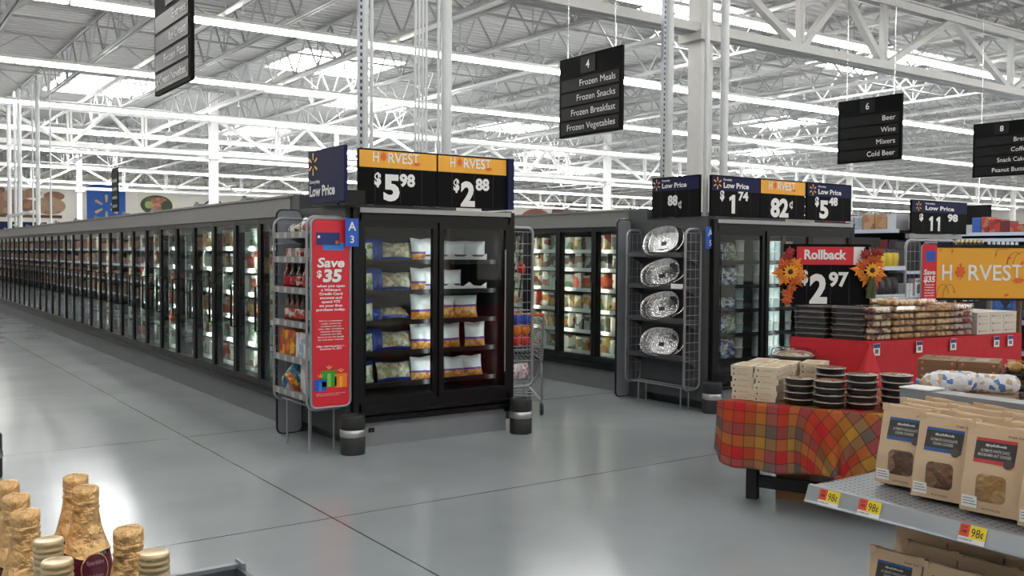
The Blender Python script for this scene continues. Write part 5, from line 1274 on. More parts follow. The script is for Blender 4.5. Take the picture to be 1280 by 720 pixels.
def kraft_bag(kind):
    def f():
        t = T('cookie_bag', '', 'cookie bag')
        def yf(x, z):
            v = z/BH; bul = .010*math.sin(PI*min(1, v/.75))*math.cos(PI*x/BWd) if v < .75 else 0
            return -BD/2*(1-.62*max(0, (v-.35)/.65)**1.2)-bul
        hw = lambda v: BWd/2*(1-.02*math.sin(PI*v)+.012*math.sin(9*v))
        def side(sgn):
            def fn(u, v):
                x = (u-.5)*2*hw(v); z = v*BH
                y = yf(x, z); return (x if sgn < 0 else -x, y if sgn < 0 else -y*.95, z)
            return fn
        b = MB(); b.grid(14, 18, side(-1), 0); b.grid(14, 18, side(1), 0)
        for sgn in (-1, 1):
            def gus(u, v):
                z = v*BH; y0 = yf(sgn*BWd/2, z); y = y0+(-.95*y0-y0)*u; dent = .022*math.sin(PI*u)*sm(.15, .6, v)
                return (sgn*(hw(v)-dent), y, z)
            b.grid(6, 18, gus, 0)
        b.add([(-BWd/2, -BD/2, .0), (BWd/2, -BD/2, 0), (BWd/2, BD/2*.95, 0), (-BWd/2, BD/2*.95, 0)], [(3, 2, 1, 0)])
        b.build('bag', kraft, t)
        b = MB(); yt = yf(0, BH)
        b.grid(12, 8, lambda u, v: ((u-.5)*(BWd+.004), (.011*math.cos(2*PI*v)-.004), BH-.006+.0095*math.sin(2*PI*v)+.002*math.sin(u*7)), 0)
        b.box(-BWd/2-.005, -BWd/2+.012, -.017, .009, BH-.015, BH+.005); b.box(BWd/2-.012, BWd/2+.005, -.017, .009, BH-.015, BH+.005)
        b.build('folded_top', kraft_roll, t)
        if kind == 'plain': return t
        def patch(poly, off, mi, bb, nx=6):
            k = len(poly); cx = sum(p[0] for p in poly)/k; cz = sum(p[1] for p in poly)/k
            P = lambda x, z: (x, yf(x, z)-off, z)
            vs = [P(*p) for p in poly]+[P(cx+(p[0]-cx)*.5, cz+(p[1]-cz)*.5) for p in poly]+[P(cx, cz)]
            bb.add(vs, [(i, (i+1) % k, k+(i+1) % k, k+i) for i in range(k)]+[(k+i, k+(i+1) % k, 2*k) for i in range(k)], mi, True)
        wn = [(x-.037, z+.030) for x, z in rrect(.074, .070, .014, 4)]
        b = MB(); patch(wn, .0012, 0, b); b.build('window', cookw['gold' if kind == 'red' else 'choc'], t)
        b = MB(); patch([(x*1.03, (z-.065)*1.03+.065) for x, z in wn], .0022, 0, b); b.build('window_film', lid_clear, t)
        x0, x1, z0, z1 = -.052, .050, .128, .192
        b = MB(); c1 = 1 if kind != 'red' else 2
        def rect(a, c, d, e, off, mi, nx=8):
            P = lambda u, v: (a+(c-a)*u, yf(a+(c-a)*u, d+(e-d)*v)-off, d+(e-d)*v)
            b.grid(nx, 3, P, mi)
        rect(x0, x1, z0, z1, .0012, c1); rect(x0, x1, z0+.010, z1-.008, .0018, 0); patch([(.036+.012*math.cos(a*PI/8), z0+.004+.012*math.sin(a*PI/8)) for a in range(16)], .0026, 3, b)
        lb = b.build('label', [lab_blk, lab_bl, lab_rd, M('seal_dark', (.07, .06, .055), .4)], t)
        b = MB()
        def tx(s_, x, z, cap, w, mi, al='L'):
            q = MB(); q.text(s_, (x, 0, z), X_, Z_, cap, mi, width=w, align=al, bold=.02)
            for v in q.v: v.y = yf(v.x, v.z)-.0026
            b.join(q)
        tx('#joyfulfoods', -.001, z1-.020, .0065, .052, 0, 'C')
        l1, l2 = ('ULTIMATE WHITE CHOC', 'MACADAMIA NUT COOKIES') if kind == 'red' else ('ULTIMATE CHOCOLATE', 'CHUNK COOKIES')
        tx(l1, -.001, z1-.035, .0075, .072, 1, 'C'); tx(l2, -.001, z1-.046, .0075, .082 if kind == 'red' else .055, 1, 'C')
        tx('Fresh Cut', .026, z1+.008, .006, .04, 2); tx('NET WT 8 OZ (226g)', .004, .010, .0045, .045, 2, 'C')
        b.build('label_lettering', [white_print, lab_txt, M('ink_brown', (.10, .06, .035), .6)], t)
        b = MB(); rect(-.071, -.031, .010, .040, .0028, 0)
        for k in range(3): rect(-.068, -.040+.004*k, .032-.007*k, .034-.007*k, .0034, 1)
        b.build('sticker', [white_print, dim_print], t)
        return t
    return f
BG = 'kraft cookie bags on the near shelf'
def bagat(kind, x, y, z, yaw, lean, label, s_=1.):
    m_ = Matrix.Rotation(-PI/2+yaw, 4, 'Z') @ Matrix.Rotation(lean, 4, 'X')
    inst('kb'+kind, kraft_bag(kind), (x, y, z+.003+abs(math.sin(lean))*BD*.5), m_.to_euler(), label, 'cookie bag', BG, s_)
LEAN = R(-8)
for i, (kind, x, y, l) in enumerate((('blue', 2.505, 1.575, 'kraft cookie bag with blue label nearest the open shelf corner'), ('blue', 2.45, 1.425, 'kraft cookie bag with blue label between blue and red neighbours'), ('red', 2.42, 1.268, 'kraft cookie bag with red label and golden cookies'), ('red', 2.395, 1.105, 'kraft cookie bag cut by the photo edge'), ('blue', 2.385, .94, 'kraft cookie bag beyond the photo edge'))):
    bagat(kind, x, y, SZ, .10, LEAN, l, (1, 1, 1.0))
for row in range(3):
    for i in range(6):
        bagat('plain', 2.575+.062*row-.02*i*(row < 1), 1.555-.163*i+(.0, .045, .0)[row], SZ, .06, LEAN*.6, 'plain backed kraft bag, %s along the %s row behind the labelled bags' % (ORD[i], ORD[row+1]), (1, .85, 1.0+.02*row))
for row in range(3):
    for i in range(4):
        kind = ('blue', 'red')[i % 2] if row == 0 else 'plain'
        bagat(kind, 2.435+.085*row, 1.555-.165*i+(0, -.05, .03)[row], .57, .10, LEAN*.7, 'kraft cookie bag on the lower shelf, %s along, %s row' % (ORD[i], ('front', 'second', 'third')[row]), (1, .9, .88+.07*row))

# ------------------------------------------------------------------ near display of gold topped bottles
gold = M('gold_foil', (.86, .53, .24), .36, .65, bump=1., bscale=55, var=.22); gold_cap = M('gold_cap', (.72, .56, .33), .33, .7)
maroon = M('label_maroon', (.10, .008, .022), .35); dark_glass = M('bottle_dark', (.03, .008, .012), .08); lilac = M('print_lilac', (.42, .22, .34), .5)
def spark_bottle():
    t = T('sparkling_bottle', '', 'bottle')
    b = MB(); b.lathe([(.040, 0), (.0425, .006), (.0425, .13), (.0405, .155), (.033, .195), (.0225, .225)], 0, 28); b.build('glass', dark_glass, t)
    b = MB(); b.lathe([(.0431, .02), (.0431, .128), (.0413, .152), (.0362, .184), (.0338, .198)], 0, 28); b.build('label', maroon, t)
    b = MB(); n = 40; pr = [(.0346, .196), (.0306, .210), (.0266, .222), (.0212, .242), (.0182, .262), (.0185, .264), (.0198, .266), (.0185, .269), (.0176, .271), (.0188, .2745), (.0192, .277), (.018, .279), (.0177, .280), (.0190, .283), (.0185, .2855), (.0188, .290), (.0185, .296), (.015, .2985), (.008, .2995), (0, .300)]
    vs = []; fs = []; rd = random.Random(5)
    for i, (r, z) in enumerate(pr):
        for j in range(n): k = 1+(rd.uniform(-.03, .03) if 0 < i < len(pr)-1 else 0); vs.append((r*k*math.cos(2*PI*j/n), r*k*math.sin(2*PI*j/n), z+(rd.uniform(-.0016, .0016) if i > 12 else 0)+(.010*abs(math.sin(j*PI/n*3)) if i == 0 else 0)))
    for i in range(len(pr)-1):
        for j in range(n): fs.append((i*n+j, i*n+(j+1) % n, (i+1)*n+(j+1) % n, (i+1)*n+j))
    b.add(vs, fs, 0, True); b.build('foil', gold, t)
    def onr(px, pz, rr): return None
    def badge(rad, off, mi, bb):
        cz = .183; vs = []
        def P(dx, dz):
            z = cz+dz; r = .0431 if z < .128 else .0431-(z-.128)*.115 if z < .152 else .0413-(z-.152)*.165
            a = dx/.04; return (math.sin(a)*(r+off), -math.cos(a)*(r+off), z)
        k = 28; vs = [P(0, 0)]+[P(rad*.5*math.cos(2*PI*i/k), rad*.5*math.sin(2*PI*i/k)) for i in range(k)]+[P(rad*math.cos(2*PI*i/k), rad*math.sin(2*PI*i/k)) for i in range(k)]
        fs = [(0, 1+i, 1+(i+1) % k) for i in range(k)]+[(1+i, 1+k+i, 1+k+(i+1) % k, 1+(i+1) % k) for i in range(k)]
        bb.add(vs, fs, mi, True); return P
    b = MB(); badge(.0225, .0015, 0, b); P = badge(.0205, .0022, 1, b)
    for s_, dz, cap, w, mi in (('Sparkling', .006, .006, .028, 2), ('Red Grape', -.012, .004, .02, 2)):
        q = MB(); q.text(s_, (0, 0, dz), X_, Z_, cap, mi, width=w, align='C', bold=.02)
        for v in q.v: v.x, v.y, v.z = P(v.x, v.z)[0]*1.02, P(v.x, v.z)[1]*1.02, P(v.x, v.z)[2]
        b.join(q)
    b.build('medallion', [gold, maroon, lilac], t)
    return t
def screw_bottle():
    t = T('screw_top_bottle', '', 'bottle')
    b = MB(); b.lathe([(.040, 0), (.0425, .006), (.0425, .14), (.039, .17), (.026, .215), (.016, .238), (.0155, .255)], 0, 26); b.build('glass', dark_glass, t)
    b = MB(); b.lathe([(.0431, .03), (.0431, .125)], 0, 26); b.build('label', M('label_gold_cream', (.5, .36, .16), .5), t)
    b = MB(); pr = [(.0165, .240), (.0178, .243), (.0165, .246), (.0168, .249)]
    for k in range(4): z = .250+k*.0075; pr += [(.0172, z), (.0182, z+.002), (.0182, z+.0045), (.0170, z+.0065)]
    pr += [(.0178, .281), (.0178, .2855), (.0165, .2875), (.013, .2865), (0, .2862)]
    b.lathe(pr, 0, 28); b.build('cap', gold_cap, t)
    return t
NZ = .965
BGp = 'gold topped bottles'
for x, y, l in ((.297, 1.62, 'gold foil topped bottle standing rear of the pair, second from the floor gap'), (.295, 1.534, 'gold foil topped bottle with the maroon medallion fully in view'), (.200, 1.63, 'gold foil topped bottle rearmost of the three by the photo edge'),
             (.201, 1.535, 'gold foil topped bottle middle of the three by the photo edge'), (.199, 1.436, 'gold foil topped bottle foremost of the three by the photo edge'), (.296, 1.275, 'gold foil topped bottle low by the grey tray edge')):
    inst('spk', spark_bottle, (x, y, NZ), random.uniform(-.1, .1)+(.35 if y != 1.534 else .25), l, 'bottle', BGp)
for x, y, l in ((.209, 1.318, 'ridged gold screw cap bottle in front of the foil topped three'), (.203, 1.222, 'ridged gold screw cap bottle lowest in the photo'), (.306, 1.19, 'ridged gold screw cap bottle touching the grey tray edge')):
    inst('scr', screw_bottle, (x, y, NZ), .5, l, 'bottle', BGp)
t = T('shelf_unit', 'narrow metal display stand carrying the gold topped bottles', 'shelf', (.1, 1.4, 0))
b = MB(); b.box(-.30, .345, 1.14, 1.68, NZ-.02, NZ); b.build('shelf', gm, t, world=True)
b = MB(); b.box(-.28, .32, 1.18, 1.64, .06, .10); b.box(-.02, .06, 1.36, 1.46, .0, NZ-.02); b.box(-.2, .25, 1.25, 1.6, 0, .06); b.build('base', gm, t, world=True)
t = T('display_tray', 'dark grey metal tray edge with a hooked corner beside the gold topped bottles', 'tray', (.1, .95, 0))
slate = M('tray_slate', (.10, .115, .135), .4, .3)
b = MB(); TZt = 1.240
b.box(-.30, .388, 1.118, 1.124, 1.10, TZt); b.box(.382, .388, .62, 1.124, 1.10, TZt); b.box(-.30, .388, .62, 1.124, 1.09, 1.10); b.box(-.30, .392, 1.116, 1.126, TZt-.002, TZt+.003, 1); b.build('tray_body', [slate, gm], t, world=True)
b = MB(); b.box(.386, .390, 1.105, 1.130, 1.17, TZt+.006); b.tube([(.396, 1.085, 1.15), (.396, 1.085, TZt-.008)], .007, n=10); b.box(.388, .412, 1.04, 1.044, 1.15, TZt-.014); b.box(.409, .412, .99, 1.08, 1.16, TZt-.014); b.build('corner_hook', gm, t, world=True)
b = MB(); b.box(-.02, .06, .8, .9, 0, 1.09); b.box(-.2, .25, .66, 1.05, 0, .05); b.build('base', gm, t, world=True)

# ------------------------------------------------------------------ shelves beyond the pastries
lipb = M('lip_bluewhite', (.60, .66, .80), .3)
def gondola(label, x0, x1, y0, y1, zs, h):
    t = T('shelf_unit', label, 'shelf', ((x0+x1)/2, (y0+y1)/2, 0)); xm = (x0+x1)/2
    b = MB(); b.box(xm-.02, xm+.02, y0, y1, .1, h); b.build('back_panel', grey_side, t, world=True)
    b = MB(); b.box(x0, x1, y0, y1, 0, .14); b.build('base', grey_side, t, world=True)
    for z in zs:
        b = MB(); b.box(x0+.02, x1-.02, y0, y1, z-.03, z, 0); b.box(x0, x0+.02, y0, y1, z-.035, z+.02, 1); b.box(x1-.02, x1, y0, y1, z-.035, z+.02, 1); b.build('shelf', [grey_side, lipb], t, world=True)
    return t
P_ = {'maroon': M('pack_maroon', (.16, .015, .02), .4), 'dark': M('pack_dark', (.03, .025, .03), .4), 'silver': packmat('pack_silver', [(.45, .48, .55), (.30, .34, .44), (.6, .62, .66), (.36, .4, .5)], 10), 'amber': packmat('pack_amber', [(.45, .22, .09), (.32, .14, .06), (.55, .32, .18), (.4, .2, .12)], 9),
      'white': M('pack_white', (.66, .68, .72), .4), 'blue': M('pack_blue', (.02, .12, .48), .35), 'red': packmat('pack_red', [(.45, .02, .03), (.35, .02, .02), (.5, .05, .04), (.4, .2, .12)], 8), 'yellow': M('pack_yellow', (.70, .50, .04), .4), 'orange': packmat('pack_orange_red', [(.60, .10, .03), (.45, .03, .04), (.65, .22, .06), (.3, .03, .04)], 12)}
def pack(kind, w, d, h): return lambda: MB().box(-w/2, w/2, -d/2, d/2, 0, h).build('drink_carton', P_[kind], bevel=.006)
gondola('tall shop shelf with pale blue shelf edge behind the $11.98 sign', 11.8, 13.1, 7.6, 14., [.5, .85, 1.2, 1.58, 1.97], 2.0)
y = 7.68
for i, (k, w, h) in enumerate((('white', .15, .22), ('amber', .20, .20), ('amber', .2, .23), ('silver', .14, .2), ('silver', .15, .21), ('maroon', .1, .24), ('dark', .14, .21), ('maroon', .12, .22), ('dark', .2, .2), ('blue', .16, .1))):
    inst('dc%s%d' % (k, i), pack(k, .3, w-.012, h), (11.99, y+w/2-.02, 1.97), 0, '%s pack on the pale blue edged top shelf, %s from the $11.98 sign' % (k, ORD[i]), 'box', 'packs on the high shelf'); y += w-.005
y = 7.7
for i in range(9):
    k = ('dark', 'maroon', 'amber', 'silver', 'dark', 'amber', 'maroon', 'silver', 'dark')[i]
    inst('dl%s' % k, pack(k, .3, .15, .26), (11.99, y, 1.58), 0, '%s pack one shelf below the high packs, %s from the $11.98 sign' % (k, ORD[i]), 'box', 'packs below the high shelf'); y += .165
gondola('far shop shelf with blue edge carrying red boxes', 15.6, 16.9, 6.6, 14., [.5, .85, 1.2, 1.58, 1.9, 2.0], 2.03)
y = 8.72
for i, (k, w, h) in enumerate((('blue', .16, .27), ('red', .13, .28), ('red', .20, .24), ('maroon', .15, .21), ('red', .24, .15), ('red', .2, .15), ('yellow', .1, .14), ('dark', .3, .17), ('amber', .2, .16), ('red', .25, .15))):
    inst('rb%s%d' % (k, i), pack(k, .3, w-.01, h), (15.8, y-w/2, 2.0), 0, '%s box on the far blue edged shelf, %s from the $11.98 sign' % (k, ORD[i]), 'box', 'boxes on the far shelf'); y -= w
price_sign('low price sign reading $11.98 above the far shelves', (11.78, 7.4, 1.93), X_, 1.36, .45, 'L', [('$', .13, .40, .19, .07), ('11', .27, .08, .44, .26), ('98', .64, .40, .22, .19)], .36)
b = MB(); b.box(11.9, 11.95, 7.45, 7.5, 0, 2.3); b.box(12.95, 13., 7.45, 7.5, 0, 2.3); b.box(11.8, 13.1, 7.44, 7.5, 1.86, 1.92); tag(b.build('sign_post', tube_grey, base=True), 'grey twin post frame holding the $11.98 sign', 'post')
# end shelf with bottle necks below that sign
t = T('shelf_unit', 'end shelf of wine and blue bottles below the $11.98 sign', 'shelf', (12.6, 7.1, 0))
b = MB(); b.box(11.9, 14.4, 6.9, 7.3, 1.50, 1.53); b.build('shelf', grey_side, t, world=True); MB().box(11.9, 14.4, 6.9, 7.3, .9, .93).build('shelf', grey_side, t, world=True)
b = MB(); b.box(11.9, 14.4, 7.3, 7.34, 0, 1.75); b.build('back_panel', black_matte, t, world=True); b = MB(); b.box(11.9, 14.4, 6.9, 7.3, 0, .14); b.build('base', grey_side, t, world=True)
wineg = M('wine_green', (.02, .03, .015), .1); goldc = M('wine_gold_cap', (.55, .38, .12), .35, .5); bluec = M('bottle_blue', (.02, .12, .42), .15); whitec = M('cap_white', (.75, .75, .75), .4)
for i in range(7):
    inst('wn', bottle_fn('wine_bottle', .32, .04, (wineg, P_['white'], goldc)), (12.18+i*.105, 6.98, 1.53), 0, 'gold capped wine bottle, %s in the row below the $11.98 sign' % ORD[i], 'bottle', 'gold capped wine bottles')
for i in range(7):
    inst('bl', bottle_fn('blue_bottle', .30, .045, (bluec, bluec, whitec)), (13.02+i*.125, 7.0, 1.53), 0, 'blue bottle with white cap, %s in the row beside the wine' % ORD[i], 'bottle', 'blue bottles')
# rack of white boxes with the small $4.97 sign
t = T('display_rack', 'tube framed rack of small white boxes behind the cookie packs', 'rack', (11.6, 6.95, 0))
b = MB(); b.tube(loop_pts((10.95, 6.95, .3), X_, Z_, 1.15, 1.52, .1), .018, n=8, closed=True); b.build('frame', tube_grey, t, world=True)
b = MB(); b.box(11.15, 12.1, 7.2, 7.23, .0, 1.80); b.box(11.15, 12.1, 6.98, 7.2, .02, .3); b.build('back_panel', grey_side, t, world=True)
b = MB(); wire_panel(b, (10.97, 6.96, .32), X_, Z_, .3, 1.48, 3, 12); b.build('wire_grid', tube_grey, t, world=True)
for z in (.72, 1.10, 1.42):
    b = MB(); b.box(10.97, 12.08, 6.98, 7.2, z-.02, z, 0); b.box(10.97, 12.08, 6.965, 6.98, z-.03, z+.012, 1); b.build('shelf', [shelf_grey, lipb], t, world=True)
wb2 = M('lantern_box_white', (.60, .61, .61), .5)
def lantern_box():
    b = MB(); b.box(-.075, .075, -.05, .05, 0, .23, 0); b.box(-.03, .04, -.052, -.05, .04, .13, 1); b.prism([(-.04, .13), (.05, .13), (.005, .17)], (0, -.05, 0), X_, Z_, .002, 1); b.box(-.05, .06, -.0515, -.05, .18, .215, 2)
    return b.build('lantern_box', [wb2, black_matte, dim_print])
for r_i, z in enumerate((1.42-.32+.0, .72)):
    for i in range(4): inst('lb', lantern_box, (11.33+i*.20, 7.05, z), 0, 'white lantern box, %s along the %s shelf of the tube framed rack' % (ORD[i], ('upper', 'lower')[r_i]), 'box', 'white lantern boxes')
inst('lbt', pack('white', .14, .12, .17), (11.12, 7.05, 1.10), 0, 'short white carton beside the lantern boxes', 'box')
price_sign('small low price sign reading $4.97 above the white lantern boxes', (11.42, 7.0, 1.52), X_, .62, .30, 'L', [('$', .10, .30, .24, .09), ('4', .27, .12, .42, .20), ('97', .50, .30, .26, .24)], .36)
for k, z in enumerate((.72, 1.10, 1.42)):
    pass
t = T('shelf_unit', 'low shelf of orange and red packets behind the sunflower bunch', 'shelf', (10.7, 7.0, 0))
for z in (.10, .82, 1.13, 1.48): b = MB(); b.box(10.2, 10.93, 6.95, 7.3, z-.03, z, 0); b.box(10.2, 10.93, 6.935, 6.95, z-.04, z+.012, 1); b.build('shelf', [grey_side, lipb], t, world=True)
b = MB(); b.box(10.2, 10.93, 7.3, 7.34, 0, 1.85); b.build('back_panel', black_matte, t, world=True)
for r_i, (z, k) in enumerate(((.82, 'orange'), (1.13, 'dark'), (1.48, 'yellow'))):
    for i in range(5): inst('pk'+k, mk_pouch('snack_packet', .135, .23, .07, [(.8, 0), (1, 1)], [P_[k], P_['dark']]), (10.28+i*.142, 7.03, z), 0, '%s packet, %s along the %s shelf behind the sunflower bunch' % (k, ORD[i], ('lowest', 'middle', 'top')[r_i]), 'packet', 'packets behind the sunflowers')
# harvest banner and the narrow red Save sign
t = T('harvest_banner', 'large yellow harvest banner on posts beyond the white cake boxes', 'sign', (8.85, 4.75, 0))
r_ = Vector((.66, -.47, 0)).normalized(); n_ = r_.cross(Z_); o = Vector((8.47, 5.05, 1.225)); w_, h_ = 1.0, .475
b = MB(); b.prism([(0, 0), (w_, 0), (w_, h_), (0, h_)], o-n_*.012, r_, Z_, .012, 0); b.build('panel', harvest_yellow, t, world=True)
b = MB(); b.prism([(-.01, -.022), (w_+.01, -.022), (w_+.01, 0), (-.01, 0)], o-n_*.015, r_, Z_, .02, 0); b.build('frame', black, t, world=True); b = MB(); b.prism([(-.01, h_), (w_+.01, h_), (w_+.01, h_+.03), (-.01, h_+.03)], o-n_*.015, r_, Z_, .02, 0); b.build('frame', black, t, world=True)
b = MB(); harvest_word(b, o+r_*.05+Z_*.17, r_, Z_, .80, 0, 1)
LF = [(-.5, 0), (-.15, .24), (.25, .2), (.6, 0), (.25, -.2), (-.15, -.22)]
for x, z, a, s_ in ((.03, .45, .6, .03), (.14, .44, 1.4, .035), (.68, .38, .3, .04), (.80, .33, .8, .05), (.66, .03, .4, .05), (.90, .08, .5, .045), (.16, .06, .6, .02), (.9, .42, .2, .04)):
    b.add([o+n_*.005+r_*(x+(p*math.cos(a)-q*math.sin(a))*s_)+Z_*(z+(p*math.sin(a)+q*math.cos(a))*s_) for p, q in LF], [tuple(range(6))[::-1]], 1)
for x0, z0, s_, k in ((.0, .0, 1, 0), (.06, .0, 1, 0), (.55, .40, -1, 1), (.66, .32, -1, 1), (.72, .32, -1, 1)):
    pts = []
    for i in range(10):
        a = i/9*PI*.9; pts.append(o+n_*.005+r_*(x0+.06*(1-math.cos(a))) + Z_*max(.005, min(h_-.01, z0+(.13*math.sin(a) if k == 0 else .12*math.sin(a*.8)))))
    b.tube(pts, .0022, 2, 4)
b.build('artwork', [white_print, leaf_orange, leaf_dark], t, world=True)
b = MB()
for x in (.08, .52, .80): p = o+r_*x-n_*.03; b.box(p.x-.02, p.x+.02, p.y-.02, p.y+.02, 0, 1.68, 0 if x < .6 else 1)
b.build('post', [tube_grey, M('post_wood', (.16, .08, .04), .6)], t, world=True)
t = T('promo_sign', 'narrow red Save $35 sign on the end of the harvest banner', 'sign', (8.36, 5.12, 0))
o = Vector((8.345, 5.12, 1.15)); w_, h_ = .135, .58
b = MB(); b.prism([(x, y) for x, y in rrect(w_, h_, .015, 3)], o-n_*.01, r_, Z_, .01, 0); b.build('panel', promo_red, t, world=True)
b = MB(); b.tube([o+r_*.02-n_*.02-Z_*1.15, o+r_*.02-n_*.02+Z_*.56], .012, n=6); b.tube([o-r_*.012+Z_*.0, o-r_*.012+Z_*.56, o+r_*.02+Z_*.595, o+r_*w_+Z_*.595], .008, n=6); b.build('frame', tube_grey, t, world=True)
b = MB(); f_ = o+n_*.0; b.text('Save', f_+r_*.067+Z_*.295, r_, Z_, .05, 0, width=.11, align='C', bold=.03, lean=.15); b.text('$35', f_+r_*.067+Z_*.225, r_, Z_, .058, 0, width=.11, align='C', bold=.04, lean=.1)
for i, l in enumerate(['when you open', 'a Walmart', 'Credit Card', 'account and', 'spend $75']): b.text(l, f_+r_*.067+Z_*(.195-i*.026), r_, Z_, .012, 0, width=.09, align='C', bold=.04)
b.build('lettering', white_print, t, world=True)
b = MB(); b.prism([(.03, .42), (.12, .42), (.12, .52), (.03, .52)], o, r_, Z_, .002, 0); b.build('artwork', promo_blue, t, world=True)
# low shelf of blue jugs under the banner
gondola('low shelf of blue jugs seen under the harvest banner', 11.2, 12.3, 3.2, 6.4, [.5, .86], 1.2)
jug = lambda: bottle_fn('water_jug', .27, .085, (M('jug_blue', (.02, .09, .32), .25), P_['white'] if False else M('jug_label', (.05, .16, .42), .4), M('jug_cap', (.03, .2, .5), .4)))()
for i in range(9): inst('jug', jug, (11.38, 6.2-i*.2, .86), 0, 'blue jug, %s along the low shelf under the harvest banner' % ORD[i], 'jug', 'blue jugs')
b = MB(); b.box(10.55, 11.15, 6.0, 6.04, .9, 1.25, 0)
for i in range(4): b.box(10.62+i*.13, 10.70+i*.13, 5.995, 6.0, 1.10, 1.18, 1)
b.box(10.57, 10.6, 6.0, 6.04, 0, .9, 0); b.box(11.1, 11.13, 6.0, 6.04, 0, .9, 0)
tag(b.build('price_board', [black_matte, white_print], base=True), 'small black board with white price cards under the harvest banner', 'sign')
# ------------------------------------------------------------------ things on the back wall
def mural(label, x0, x1, z0, z1, m_, name='wall_mural'):
    t = T(name, label, 'mural', ((x0+x1)/2, YW1-.03, z0)); b = MB(); b.box(x0, x1, YW1-.03, YW1-.001, z0, z1); b.build('panel', m_, t, world=True); return t
YM = YW1-.032
cream_w = M('mural_cream', (.82, .78, .70), .7, var=.02)
t = mural('bread mural high on the back wall', 4.6, 10.9, 3.3, 5.35, cream_w)
loaf = packmat('mural_loaf', [(.19, .062, .014), (.25, .09, .024), (.15, .045, .011), (.30, .125, .036), (.21, .075, .018)], 3.); loafl = packmat('mural_loaf_light', [(.30, .16, .075), (.25, .12, .05), (.36, .21, .11)], 3.)
b = MB()
for i, (x, z, rx, rz) in enumerate(((6.0, 4.3, 1.1, .5), (7.3, 4.5, .9, .4), (5.5, 4.9, .8, .35), (7.2, 3.95, 1.1, .42), (8.4, 4.15, .9, .35), (8.1, 4.72, .7, .3), (7.0, 4.95, .5, .26), (8.9, 4.85, .45, .28), (10.0, 4.72, .55, .26), (9.75, 4.15, .85, .5))):
    b.prism(disc(x, z, rx, 22, rz), (0, YM-.004*i, 0), X_, Z_, .004, i % 2)
b.build('bread_picture', [loaf, loafl], t, world=True)
b = MB(); b.box(4.7, 10.4, YM-.05, YM-.001, 3.45, 3.62); b.build('board_picture', M('mural_board', (.10, .05, .03), .6), t, world=True)
t = mural('blue square mural with a spark on the back wall', 11.75, 13.9, 3.3, 5.5, M('mural_blue', (.015, .10, .42), .6))
b = MB(); spark(b, (12.83, YM, 4.2), X_, Z_, .72, 0); b.build('spark_picture', M('mural_spark', (.62, .40, .20), .6), t, world=True)
t = mural('salmon plate mural on the back wall beside the blue square', 14.6, 17.0, 3.5, 5.3, cream_w)
b = MB()
for i, (x, z, rx, rz, mi) in enumerate(((15.7, 4.4, .95, .6, 2), (15.4, 4.55, .4, .35, 1), (15.9, 4.3, .6, .28, 0), (15.85, 4.65, .5, .24, 0), (16.3, 4.35, .35, .35, 2), (15.25, 4.4, .25, .22, 3))): b.prism(disc(x, z, rx, 20, rz), (0, YM-.004*i, 0), X_, Z_, .004, mi)
b.build('plate_picture', [packmat('mural_salmon', [(.42, .12, .05), (.36, .08, .035), (.48, .18, .09)], 4.), M('mural_green', (.10, .16, .05), .6), M('mural_leafgreen', (.05, .08, .03), .6), M('mural_lime', (.42, .44, .16), .6)], t, world=True)
t = T('wall_mural', 'black outline smiling face on the cream back wall', 'mural', (19.2, YM, 3.6))
b = MB(); b.tube([(19.2+.8*math.cos(a*PI/16), YM, 4.0+.8*math.sin(a*PI/16)) for a in range(32)], .045, n=5, closed=True); b.tube([(18.95, YM, 4.3), (18.95, YM, 4.05)], .05, n=5); b.tube([(19.45, YM, 4.3), (19.45, YM, 4.05)], .05, n=5)
b.tube([(19.2+.45*math.cos(a*PI/10+PI), YM, 3.9+.35*math.sin(a*PI/10+PI)) for a in range(11)], .035, n=5); b.build('outline', black_matte, t, world=True)
t = mural('navy sign band below the bread mural', 4.6, 9.6, 2.6, 3.2, navy, 'wall_sign'); b = MB(); spark(b, (8.1, YM, 2.9), X_, Z_, .25, 0); b.text('Bakery', (5.0, YM, 2.75), X_, Z_, .3, 1, bold=.03); b.build('lettering', [white_print, white_print], t, world=True)
mural('long navy sign band on the back wall behind the column', 24.5, 31.5, 4.3, 5.4, navy, 'wall_sign')
t = mural('dark grill and meat mural on the back wall right of the frozen meals sign', 42., 57., 3.6, 5.9, cream_w)
b = MB()
for i, (x, z, rx, rz, mi) in enumerate(((44.5, 4.2, 1.6, .9, 0), (47.8, 4.8, 1.8, 1.1, 1), (49.2, 4.9, 1.2, .9, 1))): b.prism(disc(x, z, rx, 20, rz), (0, YM-.004*i, 0), X_, Z_, .004, mi)
b.box(49.4, 52.0, YM-.02, YM, 3.6, 5.5, 2); b.box(54.2, 56.4, YM-.02, YM, 3.6, 5.8, 2); b.prism(disc(55.2, 4.7, .62, 20), (0, YM-.024, 0), X_, Z_, .004, 3)
b.build('meat_picture', [packmat('mural_meat', [(.28, .05, .03), (.22, .06, .03), (.35, .10, .06)], 3.), packmat('mural_meat_dark', [(.12, .04, .025), (.20, .07, .05), (.08, .03, .02)], 3.), black_matte, white_print], t, world=True)
cy = EM('cyan_lightbox', (.05, .62, .80), 1.6)
t = T('lightbox_sign', 'bright cyan lit sign panel beside the 88 cents sign', 'sign', (57.8, YM, 4.6)); b = MB(); b.box(57.2, 61.5, YM-.1, YM, 4.6, 7.0 if False else 6.25); b.build('panel', cy, t, world=True)
